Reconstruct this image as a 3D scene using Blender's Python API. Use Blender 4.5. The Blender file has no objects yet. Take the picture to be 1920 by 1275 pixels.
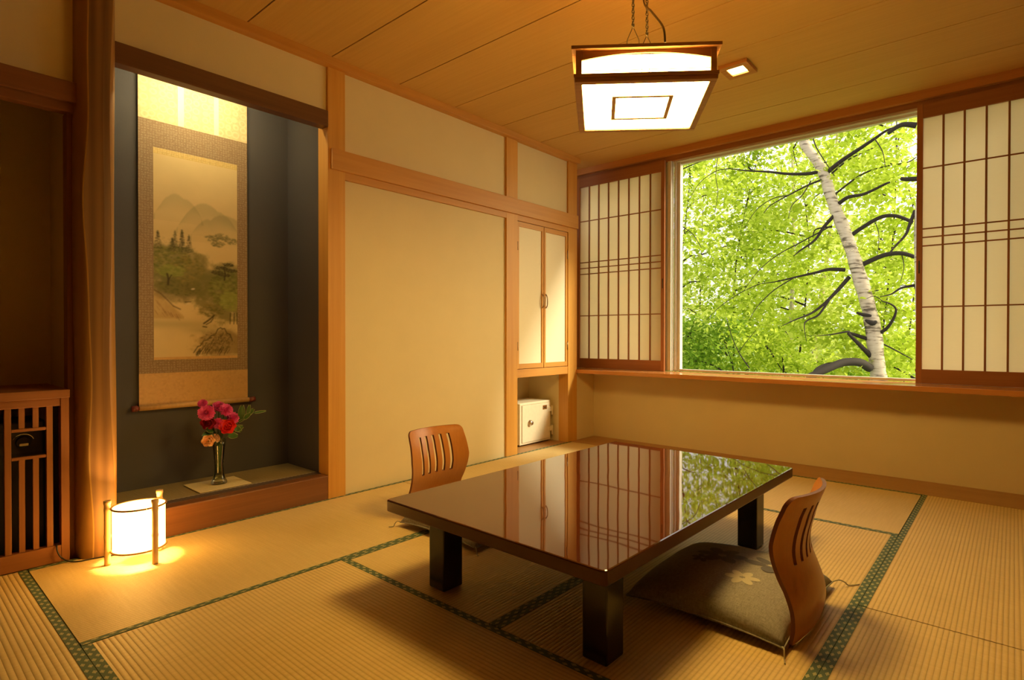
import bpy, bmesh, math, random
import numpy as np
from mathutils import Vector, Matrix

random.seed(7)
RNG = np.random.default_rng(11)
S = bpy.context.scene
COL = S.collection
PI = math.pi

# ------------------------------------------------------------------ camera
CX, CZ, YAW, PITCH, ROLL, FPX, PPX = 3.166, 0.9676, 0.6759, -0.0077, 0.0015, 1054.13, 95.89
_c = np.array([CX, 0.0, CZ])
_fw = np.array([-math.sin(YAW)*math.cos(PITCH), math.cos(YAW)*math.cos(PITCH), math.sin(PITCH)])
_r0 = np.array([math.cos(YAW), math.sin(YAW), 0.0])
_u0 = np.cross(_r0, _fw)
_rt = _r0*math.cos(ROLL) + _u0*math.sin(ROLL)
_up = -_r0*math.sin(ROLL) + _u0*math.cos(ROLL)


def at(u, v, ax, val):
    """point of the photograph on a plane of the room (axis ax = val)"""
    d = _fw + _rt*(u-960-PPX)/FPX - _up*(v-637.5)/FPX
    i = 'XYZ'.index(ax)
    t = (val-_c[i])/d[i]
    return Vector(_c + d*t)


cam = bpy.data.cameras.new('camera')
cam.sensor_width = 36
cam.lens = FPX*36/1920
cam.shift_x = -PPX/1920
cam.clip_start = 0.05
cam_o = bpy.data.objects.new('camera', cam)
M = Matrix.Identity(4)
for i in range(3):
    M[i][0], M[i][1], M[i][2], M[i][3] = _rt[i], _up[i], -_fw[i], _c[i]
cam_o.matrix_world = M
COL.objects.link(cam_o)
S.camera = cam_o

# ------------------------------------------------------------------ materials
def newmat(name):
    m = bpy.data.materials.new(name)
    m.use_nodes = True
    nt = m.node_tree
    b = nt.nodes['Principled BSDF']
    return m, nt, b


def N(nt, typ, **kw):
    n = nt.nodes.new(typ)
    for k, v in kw.items():
        if isinstance(k, str) and hasattr(n, k):
            setattr(n, k, v)
    return n


def math_n(nt, op, a, b=None):
    n = nt.nodes.new('ShaderNodeMath')
    n.operation = op
    for i, x in enumerate((a, b)):
        if x is None:
            continue
        if isinstance(x, (int, float)):
            n.inputs[i].default_value = x
        else:
            nt.links.new(x, n.inputs[i])
    return n.outputs[0]


def coord(nt, scale=(1, 1, 1), kind='Object'):
    tc = nt.nodes.new('ShaderNodeTexCoord')
    mp = nt.nodes.new('ShaderNodeMapping')
    mp.inputs['Scale'].default_value = scale
    nt.links.new(tc.outputs[kind], mp.inputs[0])
    return mp.outputs[0]


def mixc(nt, fac, a, b):
    n = nt.nodes.new('ShaderNodeMix')
    n.data_type = 'RGBA'
    for sock, x in ((n.inputs[0], fac), (n.inputs[6], a), (n.inputs[7], b)):
        if isinstance(x, (int, float)):
            sock.default_value = x
        elif isinstance(x, tuple):
            sock.default_value = x if len(x) == 4 else (*x, 1)
        else:
            nt.links.new(x, sock)
    return n.outputs[2]


def noise(nt, vec, scale, detail=3, rough=.5):
    n = nt.nodes.new('ShaderNodeTexNoise')
    n.inputs['Scale'].default_value = scale
    n.inputs['Detail'].default_value = detail
    n.inputs['Roughness'].default_value = rough
    if vec is not None:
        nt.links.new(vec, n.inputs['Vector'])
    return n.outputs[0]


def ramp(nt, fac, stops):
    r = nt.nodes.new('ShaderNodeValToRGB')
    el = r.color_ramp.elements
    while len(el) > 1:
        el.remove(el[-1])
    el[0].position, el[0].color = stops[0][0], (*stops[0][1], 1)
    for p, c in stops[1:]:
        e = el.new(p)
        e.color = (*c, 1)
    nt.links.new(fac, r.inputs[0])
    return r.outputs[0]


def bump(nt, bsdf, h, strength=.3, dist=.01):
    b = nt.nodes.new('ShaderNodeBump')
    b.inputs['Strength'].default_value = strength
    b.inputs['Distance'].default_value = dist
    nt.links.new(h, b.inputs['Height'])
    nt.links.new(b.outputs[0], bsdf.inputs['Normal'])


def plain(name, c, rough=.6, metal=0, spec=.5, coat=0):
    m, nt, b = newmat(name)
    b.inputs['Base Color'].default_value = (*c, 1)
    b.inputs['Roughness'].default_value = rough
    b.inputs['Metallic'].default_value = metal
    b.inputs['Specular IOR Level'].default_value = spec
    b.inputs['Coat Weight'].default_value = coat
    v = coord(nt)
    f = noise(nt, v, 40, 2)
    nt.links.new(mixc(nt, f, tuple(x*.93 for x in c), tuple(min(1, x*1.07) for x in c)), b.inputs['Base Color'])
    return m


def wood(name, c1, c2, axis='Z', rough=.45, freq=26, spec=.4, coat=0, cathedral=0):
    """straight or cathedral grain running along one local axis"""
    m, nt, b = newmat(name)
    lo = .9
    sc = {'X': (lo, freq, freq), 'Y': (freq, lo, freq), 'Z': (freq, freq, lo)}[axis]
    v = coord(nt, sc)
    f = noise(nt, v, 1.6, 5, .6)
    sc2 = {'X': (.25, 4, 4), 'Y': (4, .25, 4), 'Z': (4, 4, .25)}[axis]
    g = noise(nt, coord(nt, sc2), 1.5, 2)
    if cathedral:
        w = nt.nodes.new('ShaderNodeTexWave')
        w.wave_type = 'RINGS'
        w.rings_direction = axis
        w.inputs['Scale'].default_value = cathedral
        w.inputs['Distortion'].default_value = 3.0
        w.inputs['Detail'].default_value = 2
        w.inputs['Detail Scale'].default_value = .6
        s3 = {'X': (.05, 1, 1), 'Y': (1, .05, 1), 'Z': (1, 1, .05)}[axis]
        nt.links.new(coord(nt, s3), w.inputs['Vector'])
        f = math_n(nt, 'ADD', math_n(nt, 'MULTIPLY', f, .55), math_n(nt, 'MULTIPLY', w.outputs[1], .45))
    fac = math_n(nt, 'ADD', math_n(nt, 'MULTIPLY', f, .7), math_n(nt, 'MULTIPLY', g, .4))
    col = ramp(nt, fac, [(.3, c2), (.72, c1)])
    nt.links.new(col, b.inputs['Base Color'])
    b.inputs['Roughness'].default_value = rough
    b.inputs['Specular IOR Level'].default_value = spec
    b.inputs['Coat Weight'].default_value = coat
    bump(nt, b, f, .08, .002)
    return m


def emis(name, c, s):
    m = bpy.data.materials.new(name)
    m.use_nodes = True
    nt = m.node_tree
    nt.nodes.clear()
    e = nt.nodes.new('ShaderNodeEmission')
    e.inputs[0].default_value = (*c, 1)
    e.inputs[1].default_value = s
    o = nt.nodes.new('ShaderNodeOutputMaterial')
    nt.links.new(e.outputs[0], o.inputs[0])
    return m


def plaster(name, c):
    m, nt, b = newmat(name)
    v = coord(nt)
    f = noise(nt, v, 5, 3)
    g = noise(nt, coord(nt, (260, 260, 90)), 1, 2)
    col = mixc(nt, f, tuple(x*.95 for x in c), tuple(x*1.04 for x in c))
    nt.links.new(col, b.inputs['Base Color'])
    b.inputs['Roughness'].default_value = .9
    b.inputs['Specular IOR Level'].default_value = .15
    bump(nt, b, g, .12, .003)
    return m


WARM = (1.0, .615, .155)
m_wall = plaster('wall_plaster', (.72, .60, .34))
m_wallfar = plaster('wall_brown', (.20, .13, .07))
m_navy = plaster('alcove_plaster', (.084, .081, .087))
m_recess = plaster('recess_plaster', (.62, .52, .30))
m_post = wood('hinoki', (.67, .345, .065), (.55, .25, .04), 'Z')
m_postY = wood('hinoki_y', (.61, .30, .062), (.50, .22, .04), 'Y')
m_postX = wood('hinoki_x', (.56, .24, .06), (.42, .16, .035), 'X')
m_ceil = wood('ceiling_board', (.64, .40, .13), (.56, .335, .10), 'X', rough=.6, freq=40, spec=.25)
m_seam = plain('seam_dark', (.10, .04, .012), .9)
m_darkbeam = wood('dark_beam', (.17, .075, .03), (.10, .042, .018), 'Y', rough=.35)
m_kamachi = wood('kamachi', (.23, .092, .034), (.14, .052, .020), 'Y', rough=.28, spec=.5)
m_cornerpost = wood('natural_post', (.27, .135, .04), (.15, .068, .018), 'Z', rough=.42, freq=14, cathedral=7)
m_sap = wood('sapwood_line', (.66, .42, .14), (.56, .34, .10), 'Z', rough=.4, freq=10)
m_waney = wood('waney_edge', (.42, .225, .062), (.32, .16, .042), 'Z', rough=.4, freq=10)
m_slat = wood('cabinet_wood', (.27, .102, .026), (.19, .068, .017), 'Z', rough=.5)
m_slatY = wood('cabinet_wood_y', (.27, .102, .026), (.19, .068, .017), 'Y', rough=.5)
m_shoji = wood('shoji_wood', (.34, .135, .045), (.24, .09, .028), 'Z', rough=.5)
m_shojiX = wood('shoji_wood_x', (.36, .14, .045), (.26, .095, .03), 'X', rough=.5)
m_shojistile = wood('shoji_stile', (.40, .155, .05), (.30, .105, .032), 'Z', rough=.45)
m_sill = wood('sill_wood', (.60, .26, .08), (.48, .19, .05), 'X', rough=.16, spec=.6)
m_board = wood('floor_board', (.42, .225, .075), (.32, .155, .045), 'X', rough=.35)
m_zaisu = wood('bent_plywood', (.52, .205, .042), (.44, .16, .03), 'Z', rough=.3, freq=60, spec=.5)
m_zedge = plain('plywood_edge', (.17, .045, .018), .45)
m_alu = plain('aluminium', (.66, .63, .56), .4, .15)
m_black = plain('black_rubber', (.012, .011, .010), .5)
m_heater = plain('heater_black', (.02, .018, .016), .5)
m_chrome = plain('chrome', (.75, .72, .68), .18, 1)
m_brass = plain('old_brass', (.35, .24, .13), .35, .9)
m_safe = plain('safe_cream', (.72, .63, .44), .4)
m_safe2 = plain('safe_seam', (.36, .28, .16), .6)
m_dark = plain('dark_mark', (.03, .028, .02), .5)
m_bamboo = wood('bamboo', (.82, .56, .27), (.70, .44, .18), 'Z', rough=.35, freq=8)
m_hoop = plain('hoop_wood', (.42, .20, .07), .5)
m_cord = plain('cushion_cord', (.42, .38, .24), .8)
m_lampwood = wood('lamp_wood', (.56, .30, .11), (.42, .21, .07), 'X', rough=.4)
m_lamppale = plain('lamp_wood_pale', (.80, .52, .22), .5)  # paler copy of the lamp wood, lamp glare put into the colour
m_chain = plain('chain_metal', (.16, .12, .06), .4, .7)
m_lampglow = emis('lamp_glow', WARM, 30)
m_lampbot = emis('lamp_diffuser', WARM, 56)
m_down = emis('downlight_glow', (1.0, .66, .25), 30)
m_shade = emis('andon_paper', (1.0, .50, .10), 16)
m_tube = emis('alcove_tube', (1.0, .84, .46), 135)
m_fabsilk = plain('silk_cream', (.92, .84, .62), .8)
m_leafdark = plain('sprig_leaf', (.05, .13, .03), .45)
m_leafrim = plain('sprig_leaf_pale', (.30, .33, .13), .5)
m_stem = plain('stem_green', (.05, .12, .03), .6)
m_pink = plain('petal_pink', (.90, .15, .46), .6)
m_red = plain('petal_red', (.80, .05, .035), .55)
m_crim = plain('petal_crimson', (.33, .008, .018), .55)
m_peach = plain('petal_peach', (.90, .60, .34), .6)
m_white = plain('embroidery_pale', (.46, .42, .31), .7)
m_embd = plain('embroidery_dark', (.10, .095, .10), .7)
m_ground = plain('garden_ground', (.14, .22, .05), .9)


def tatami_mat_material(name='tatami_rush', k=1.0):
    m, nt, b = newmat(name)
    tc = nt.nodes.new('ShaderNodeTexCoord')
    sp = nt.nodes.new('ShaderNodeSeparateXYZ')
    nt.links.new(tc.outputs['Object'], sp.inputs[0])
    x, y = sp.outputs[0], sp.outputs[1]
    ph = math_n(nt, 'MULTIPLY', x, 2*PI/.0152)
    rid = math_n(nt, 'ABSOLUTE', math_n(nt, 'SINE', math_n(nt, 'MULTIPLY', ph, .5)))
    rid = math_n(nt, 'POWER', rid, .6)
    fine = noise(nt, coord(nt, (60, 900, 1)), 1, 2)
    med = noise(nt, coord(nt, (6, 90, 1)), 1, 3)
    big = noise(nt, coord(nt, (3, 3, 1)), 1, 2)
    fac = math_n(nt, 'ADD', math_n(nt, 'MULTIPLY', fine, .4), math_n(nt, 'ADD', math_n(nt, 'MULTIPLY', med, .35), math_n(nt, 'MULTIPLY', big, .25)))
    col = ramp(nt, fac, [(.3, (.60*k, .44*k, .17*k)), (.7, (.78*k, .60*k, .27*k))])
    dk = mixc(nt, math_n(nt, 'MULTIPLY', math_n(nt, 'SUBTRACT', 1.0, rid), .55), col, (.34*k, .22*k, .08*k))
    nt.links.new(dk, b.inputs['Base Color'])
    b.inputs['Roughness'].default_value = .5
    b.inputs['Specular IOR Level'].default_value = .35
    h = math_n(nt, 'ADD', math_n(nt, 'MULTIPLY', rid, 1.0), math_n(nt, 'MULTIPLY', fine, .25))
    bump(nt, b, h, .5, .003)
    return m


def heri_material():
    """green cloth edging with two staggered rows of gold lozenges (local y along the strip)"""
    m, nt, b = newmat('mat_edging_cloth')
    tc = nt.nodes.new('ShaderNodeTexCoord')
    sp = nt.nodes.new('ShaderNodeSeparateXYZ')
    nt.links.new(tc.outputs['Object'], sp.inputs[0])
    x, y = sp.outputs[0], sp.outputs[1]
    side = math_n(nt, 'GREATER_THAN', x, 0.0)
    off = math_n(nt, 'MULTIPLY', side, .023)
    yy = math_n(nt, 'ADD', y, math_n(nt, 'ADD', off, 10.0))
    fy = math_n(nt, 'ABSOLUTE', math_n(nt, 'SUBTRACT', math_n(nt, 'FRACT', math_n(nt, 'MULTIPLY', yy, 1/.046)), .5))
    cx = math_n(nt, 'ABSOLUTE', math_n(nt, 'SUBTRACT', math_n(nt, 'ABSOLUTE', x), .0068))
    d = math_n(nt, 'ADD', math_n(nt, 'MULTIPLY', fy, .046/.0110), math_n(nt, 'MULTIPLY', cx, 1/.0060))
    ins = math_n(nt, 'LESS_THAN', d, 1.0)
    hole = math_n(nt, 'GREATER_THAN', math_n(nt, 'ABSOLUTE', math_n(nt, 'SUBTRACT', d, .55)), .09)
    mk = math_n(nt, 'MULTIPLY', ins, hole)
    nz = noise(nt, coord(nt, (500, 500, 1)), 1, 1)
    base = mixc(nt, nz, (.045, .085, .045), (.10, .155, .085))
    col = mixc(nt, math_n(nt, 'MULTIPLY', mk, .85), base, (.54, .48, .22))
    nt.links.new(col, b.inputs['Base Color'])
    b.inputs['Roughness'].default_value = .7
    bump(nt, b, nz, .2, .001)
    return m


def toko_heri_material():
    m, nt, b = newmat('alcove_mat_edging')
    tc = nt.nodes.new('ShaderNodeTexCoord')
    sp = nt.nodes.new('ShaderNodeSeparateXYZ')
    nt.links.new(tc.outputs['Object'], sp.inputs[0])
    x, y = sp.outputs[0], sp.outputs[1]
    tri = math_n(nt, 'ABSOLUTE', math_n(nt, 'SUBTRACT', math_n(nt, 'FRACT', math_n(nt, 'MULTIPLY', math_n(nt, 'ADD', y, 10), 1/.022)), .5))
    lim = math_n(nt, 'SUBTRACT', math_n(nt, 'MULTIPLY', tri, .010), .026)
    wh = math_n(nt, 'LESS_THAN', x, lim)
    nt.links.new(mixc(nt, wh, (.085, .05, .035), (.50, .44, .33)), b.inputs['Base Color'])
    b.inputs['Roughness'].default_value = .7
    return m


def lacquer():
    m, nt, b = newmat('red_brown_lacquer')
    f = noise(nt, coord(nt, (30, 1.5, 30)), 1.3, 4)
    nt.links.new(mixc(nt, f, (.050, .011, .004), (.100, .024, .008)), b.inputs['Base Color'])
    b.inputs['Roughness'].default_value = .025
    b.inputs['IOR'].default_value = 1.85
    b.inputs['Specular IOR Level'].default_value = .5
    w = noise(nt, coord(nt, (3.0, 3.0, 3.0)), 1.0, 1)
    bump(nt, b, w, .17, .004)
    return m


def paper(name, c):
    m, nt, b = newmat(name)
    f = noise(nt, coord(nt, (20, 20, 200)), 1, 3)
    nt.links.new(mixc(nt, f, tuple(x*.95 for x in c), c), b.inputs['Base Color'])
    b.inputs['Roughness'].default_value = .85
    b.inputs['Specular IOR Level'].default_value = .2
    return m


def glass_mat(name, refl=1.0, tint=(1, 1, 1)):
    m = bpy.data.materials.new(name)
    m.use_nodes = True
    nt = m.node_tree
    nt.nodes.clear()
    t = nt.nodes.new('ShaderNodeBsdfTransparent')
    t.inputs[0].default_value = (*tint, 1)
    g = nt.nodes.new('ShaderNodeBsdfGlossy')
    g.inputs['Roughness'].default_value = .02
    fr = nt.nodes.new('ShaderNodeFresnel')
    fr.inputs[0].default_value = 1.5
    mx = nt.nodes.new('ShaderNodeMixShader')
    nt.links.new(math_n(nt, 'MULTIPLY', fr.outputs[0], refl), mx.inputs[0])
    nt.links.new(t.outputs[0], mx.inputs[1])
    nt.links.new(g.outputs[0], mx.inputs[2])
    o = nt.nodes.new('ShaderNodeOutputMaterial')
    nt.links.new(mx.outputs[0], o.inputs[0])
    return m


def leaf_mat(name, a, b_, c):
    m = bpy.data.materials.new(name)
    m.use_nodes = True
    nt = m.node_tree
    nt.nodes.clear()
    gi = nt.nodes.new('ShaderNodeNewGeometry')
    col = ramp(nt, gi.outputs['Random Per Island'], [(0, a), (.5, b_), (1, c)])
    d = nt.nodes.new('ShaderNodeBsdfDiffuse')
    t = nt.nodes.new('ShaderNodeBsdfTranslucent')
    nt.links.new(col, d.inputs[0])
    nt.links.new(col, t.inputs[0])
    mx = nt.nodes.new('ShaderNodeMixShader')
    mx.inputs[0].default_value = .5
    nt.links.new(d.outputs[0], mx.inputs[1])
    nt.links.new(t.outputs[0], mx.inputs[2])
    o = nt.nodes.new('ShaderNodeOutputMaterial')
    nt.links.new(mx.outputs[0], o.inputs[0])
    return m


def birch_bark():
    m, nt, b = newmat('birch_bark')
    f = noise(nt, coord(nt, (5, 5, 30)), 1.0, 3, .6)
    g = noise(nt, coord(nt, (2.2, 2.2, 3.2)), 1.3, 3, .6)
    k = noise(nt, coord(nt, (14, 14, 6)), 1.3, 3, .7)
    s = math_n(nt, 'ADD', math_n(nt, 'MULTIPLY', f, .55), math_n(nt, 'MULTIPLY', g, .5))
    col = ramp(nt, s, [(.40, (.03, .022, .016)), (.455, (.16, .12, .085)), (.50, (.50, .42, .32)), (.7, (.70, .62, .50))])
    col = mixc(nt, math_n(nt, 'MULTIPLY', k, .35), col, (.42, .33, .22))
    nt.links.new(col, b.inputs['Base Color'])
    b.inputs['Roughness'].default_value = .8
    bump(nt, b, s, .4, .02)
    return m


def vcol_mat(name, rough=.8):
    m, nt, b = newmat(name)
    a = nt.nodes.new('ShaderNodeVertexColor')
    a.layer_name = 'paint'
    nt.links.new(a.outputs[0], b.inputs['Base Color'])
    b.inputs['Roughness'].default_value = rough
    b.inputs['Specular IOR Level'].default_value = .2
    return m


def brocade(name, base, dot, scale, thr):
    m, nt, b = newmat(name)
    v = nt.nodes.new('ShaderNodeTexVoronoi')
    v.inputs['Scale'].default_value = scale
    v.inputs['Randomness'].default_value = .35
    nt.links.new(coord(nt, (.001, 1, 1)), v.inputs['Vector'])
    d = v.outputs[0]
    ring = math_n(nt, 'LESS_THAN', math_n(nt, 'ABSOLUTE', math_n(nt, 'SUBTRACT', d, thr)), .09)
    nz = noise(nt, coord(nt, (1, 70, 70)), 1, 3)
    bc = mixc(nt, nz, tuple(x*.75 for x in base), tuple(x*1.2 for x in base))
    nt.links.new(mixc(nt, math_n(nt, 'MULTIPLY', ring, .6), bc, dot), b.inputs['Base Color'])
    b.inputs['Roughness'].default_value = .7
    return m


def zabuton_mat():
    m, nt, b = newmat('cushion_linen')
    f = noise(nt, coord(nt, (400, 60, 60)), 1, 2)
    g = noise(nt, coord(nt, (60, 400, 60)), 1, 2)
    s = math_n(nt, 'ADD', math_n(nt, 'MULTIPLY', f, .5), math_n(nt, 'MULTIPLY', g, .5))
    nt.links.new(ramp(nt, s, [(.35, (.21, .20, .185)), (.65, (.34, .325, .30))]), b.inputs['Base Color'])
    b.inputs['Roughness'].default_value = .9
    b.inputs['Specular IOR Level'].default_value = .2
    bump(nt, b, s, .25, .002)
    return m


m_tatami = tatami_mat_material()
m_tatami_dark = tatami_mat_material('tatami_darkened', .45)  # same rush, colours scaled darker for the alcove mat
m_heri = heri_material()
m_tokoheri = toko_heri_material()
m_lacquer = lacquer()
m_lacqside = plain('lacquer_edge', (.085, .027, .010), .3, spec=.35)
m_legs = plain('black_lacquer', (.016, .012, .007), .22, spec=.5)
m_paper = paper('shoji_paper', (.90, .85, .72))
_nt = m_paper.node_tree
_tr = _nt.nodes.new('ShaderNodeBsdfTranslucent')
_tr.inputs[0].default_value = (.90, .85, .72, 1)
_mx = _nt.nodes.new('ShaderNodeMixShader')
_mx.inputs[0].default_value = .42
_nt.links.new(_nt.nodes['Principled BSDF'].outputs[0], _mx.inputs[1])
_nt.links.new(_tr.outputs[0], _mx.inputs[2])
_nt.links.new(_mx.outputs[0], _nt.nodes['Material Output'].inputs[0])
m_doorpaper = paper('door_paper', (.86, .78, .56))
m_glass = glass_mat('window_glass', .012)
m_vase = glass_mat('vase_glass', .8, (.93, .94, .84))
m_leafa = leaf_mat('leaf_bright', (.34, .45, .03), (.52, .65, .06), (.70, .80, .15))
m_leafb = leaf_mat('leaf_mid', (.28, .41, .03), (.46, .59, .05), (.63, .72, .11))
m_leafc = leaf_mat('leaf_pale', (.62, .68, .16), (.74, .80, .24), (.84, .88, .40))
m_leafd = leaf_mat('leaf_deep', (.15, .29, .03), (.27, .43, .04), (.42, .57, .08))
m_bark = birch_bark()
m_branch = plain('branch_bark', (.024, .016, .011), .85)
m_paint = vcol_mat('painted_silk')
m_broc = brocade('brown_brocade', (.27, .18, .10), (.40, .31, .19), 75, .28)
m_gold = brocade('gold_brocade', (.62, .45, .16), (.75, .62, .30), 90, .3)
m_cloth = brocade('cream_damask', (.78, .60, .32), (.84, .70, .44), 24, .40)
m_clothlow = brocade('plain_cream_silk', (.60, .37, .15), (.61, .38, .16), 9, .4)
m_zab = zabuton_mat()
m_bammat = wood('bamboo_slats', (.78, .64, .34), (.66, .52, .26), 'Y', rough=.5)

# ------------------------------------------------------------------ mesh helpers
def link(name, me, m=None, parent=None):
    o = bpy.data.objects.new(name, me)
    COL.objects.link(o)
    if m is not None:
        for x in (m if isinstance(m, (list, tuple)) else [m]):
            me.materials.append(x)
    if parent is not None:
        o.parent = parent
    return o


def obj(name, bm, m=None, parent=None, smooth=False, bevel=0, loc=None, rotz=0):
    me = bpy.data.meshes.new(name)
    bmesh.ops.recalc_face_normals(bm, faces=bm.faces[:])
    if smooth:
        for f in bm.faces:
            f.smooth = True
    bm.to_mesh(me)
    bm.free()
    o = link(name, me, m, parent)
    if bevel:
        b = o.modifiers.new('bevel', 'BEVEL')
        b.width = bevel
        b.segments = 2
        b.limit_method = 'ANGLE'
        b.angle_limit = .7
    if loc:
        o.location = loc
        o.rotation_euler[2] = rotz
    return o


def box(bm, x0, x1, y0, y1, z0, z1, mi=0):
    vs = [bm.verts.new((x, y, z)) for x in (x0, x1) for y in (y0, y1) for z in (z0, z1)]
    for q in ((0, 1, 3, 2), (4, 6, 7, 5), (0, 4, 5, 1), (2, 3, 7, 6), (0, 2, 6, 4), (1, 5, 7, 3)):
        bm.faces.new([vs[i] for i in q]).material_index = mi
    return bm


def B(*a):
    bm = bmesh.new()
    if isinstance(a[0], (tuple, list)):
        for t in a:
            box(bm, *t)
    else:
        box(bm, *a)
    return bm


def tube(bm, pts, r, n=8, cap=True):
    pts = [Vector(p) for p in pts]
    rs = r if isinstance(r, (list, tuple)) else [r]*len(pts)
    rings = []
    ref = Vector((0.123, .457, .88)).normalized()
    for i, p in enumerate(pts):
        t = (pts[min(i+1, len(pts)-1)]-pts[max(i-1, 0)]).normalized()
        a = t.cross(ref)
        if a.length < 1e-3:
            a = t.cross(Vector((1, 0, 0)))
        a.normalize()
        b = t.cross(a)
        rings.append([bm.verts.new(p+(a*math.cos(2*PI*k/n)+b*math.sin(2*PI*k/n))*rs[i]) for k in range(n)])
    for i in range(len(rings)-1):
        for k in range(n):
            bm.faces.new((rings[i][k], rings[i][(k+1) % n], rings[i+1][(k+1) % n], rings[i+1][k]))
    if cap:
        bm.faces.new(rings[0])
        bm.faces.new(rings[-1])
    return bm


def smooth_path(pts, n=6):
    pts = [Vector(p) for p in pts]
    out = []
    for i in range(len(pts)-1):
        p0, p1, p2, p3 = pts[max(i-1, 0)], pts[i], pts[i+1], pts[min(i+2, len(pts)-1)]
        for k in range(n):
            t = k/n
            out.append(.5*((2*p1)+(p2-p0)*t+(2*p0-5*p1+4*p2-p3)*t*t+(3*p1-p0-3*p2+p3)*t**3))
    out.append(pts[-1])
    return out


def lathe(bm, prof, n=32, c=(0, 0, 0)):
    rings = []
    for r, z in prof:
        rings.append([bm.verts.new((c[0]+r*math.cos(2*PI*k/n), c[1]+r*math.sin(2*PI*k/n), c[2]+z)) for k in range(n)])
    for i in range(len(rings)-1):
        for k in range(n):
            bm.faces.new((rings[i][k], rings[i][(k+1) % n], rings[i+1][(k+1) % n], rings[i+1][k]))
    return bm


def thing(name, label, cat, loc=(0, 0, 0), rotz=0, group=None):
    o = bpy.data.objects.new(name, None)
    o.empty_display_size = .05
    COL.objects.link(o)
    o.location = loc
    o.rotation_euler[2] = rotz
    tag(o, label, cat, group)
    return o


def tag(o, label, cat, group=None):
    o['label'] = label
    o['category'] = cat
    if group:
        o['group'] = group
    return o


def struct(name, bm, m, parent=None, bevel=0, smooth=False):
    o = obj(name, bm, m, parent, smooth, bevel)
    if parent is None:
        o['kind'] = 'structure'
    return o


def grid_mesh(name, V, F, m, parent=None, smooth=False):
    me = bpy.data.meshes.new(name)
    me.from_pydata([tuple(v) for v in V], [], F)
    if smooth:
        me.polygons.foreach_set('use_smooth', [True]*len(me.polygons))
    me.update()
    return link(name, me, m, parent)

# ------------------------------------------------------------------ room dimensions
ZC = 2.594            # ceiling
XR = 3.655            # right wall
YB = -1.42            # rear wall
YW = 4.43             # wall under the window
ZS = .655             # sill top
YSF = 4.128           # sill front edge
WT = 4.60             # outer face of window wall
TW = .91

# floor slab under the mats
struct('floor', B(-.75, 3.9, -1.6, WT, -.12, -.052), m_board)

# ceiling boards
bm = bmesh.new()
ys = [1.7236+.4631*k for k in range(-8, 8)]
ys = [y for y in ys if YB-.3 < y < YW+.2]
edges = [YB-.15]+ys+[WT]
for a, b in zip(edges[:-1], edges[1:]):
    box(bm, -.75, 3.9, a+.0036, b-.0036, ZC, ZC+.02)
box(bm, -.75, 3.9, YB-.15, WT, ZC+.008, ZC+.06, 1)
struct('ceiling', bm, [m_ceil, m_seam])

# left wall
XW = -.006
bm = bmesh.new()
box(bm, -.06, XW, .60, 1.74, 2.25, ZC)              # above the alcove
box(bm, -.06, XW, 1.81, 3.23, -.05, ZC)             # large panel
box(bm, -.06, XW, 3.33, 4.02, 1.90, ZC)             # above the cupboard
box(bm, -.06, -.02, YB-.1, .60, 1.97, ZC)           # above the side recess
box(bm, -.06, XW, 4.12, 4.46, -.05, ZS-.02)         # return beside the window, under the sill
struct('wall_left', bm, m_wall)

# recess and alcove shells
bm = bmesh.new()
box(bm, -.56, -.505, .66, 1.80, -.05, ZC)           # alcove back
box(bm, -.56, -.06, .64, .695, -.05, ZC)            # alcove left side
box(bm, -.56, -.095, 1.727, 1.80, -.05, ZC)         # alcove right side
struct('wall_alcove', bm, m_navy)
bm = bmesh.new()
box(bm, -.50, -.46, YB-.1, .62, -.05, ZC)
box(bm, -.50, -.06, .57, .638, -.05, ZC)
struct('wall_recess', bm, m_recess)
bm = bmesh.new()
box(bm, -.52, -.475, 3.25, 4.20, -.05, 1.95)        # niche back
box(bm, -.50, -.102, 4.012, 4.06, -.05, 1.95)       # niche right side
box(bm, -.50, -.06, 3.27, 3.335, -.05, 1.95)        # niche left side
struct('wall_niche', bm, m_wall)
struct('trim_13', B(-.475, -.002, 3.335, 4.012, -.052, 0.0), m_board)   # niche floor

# window wall: below, beside and above the opening
WX0, WX1, WZ0, WZ1 = .795, 3.50, .662, 2.545
WXL = -.10
bm = bmesh.new()
box(bm, -.50, 3.9, YW, WT, -.05, ZS-.03)
box(bm, -.50, WXL, YW+.03, WT, ZS-.03, ZC)
box(bm, WX1, 3.9, YW+.03, WT, ZS-.03, ZC)
box(bm, WXL, WX1, YW+.03, WT, WZ1, ZC)
struct('wall_window', bm, m_wall)
struct('wall_bay', B(-.50, -.40, 4.06, 4.46, -.05, ZC), m_wall)
struct('wall_right', B(XR, XR+.1, YB-.1, WT, -.05, ZC), m_wallfar)
struct('wall_rear', B(-.6, XR+.1, YB-.1, YB, -.05, ZC), m_wallfar)

# posts and beams
struct('trim_1', B(-.10, .012, 1.719, 1.829, -.05, ZC-.02), m_post, bevel=.002)
struct('trim_2', B(-.10, .012, 3.212, 3.340, -.05, ZC-.02), m_post, bevel=.002)
struct('trim_3', B(-.10, .010, 4.008, 4.140, -.05, ZC-.02), m_post, bevel=.002)
struct('trim_4', B(-.02, .030, 1.738, 4.136, 1.950, 2.072), m_postY, bevel=.003)     # long beam
struct('trim_5', B(-.02, .011, 1.826, 4.01, 1.905, 1.952), m_postY, bevel=.002)      # lintel under it
struct('trim_6', B(-.03, .050, YB, 4.14, 2.547, ZC+.003), m_postY, bevel=.002)       # left cornice
struct('trim_7', B(-.45, XR, 4.395, 4.47, 2.538, ZC+.003), m_postX, bevel=.002)      # window cornice
struct('trim_8', B(-.45, XR, 4.432, 4.47, 2.498, 2.540), m_shojiX)                    # upper shoji track
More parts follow.
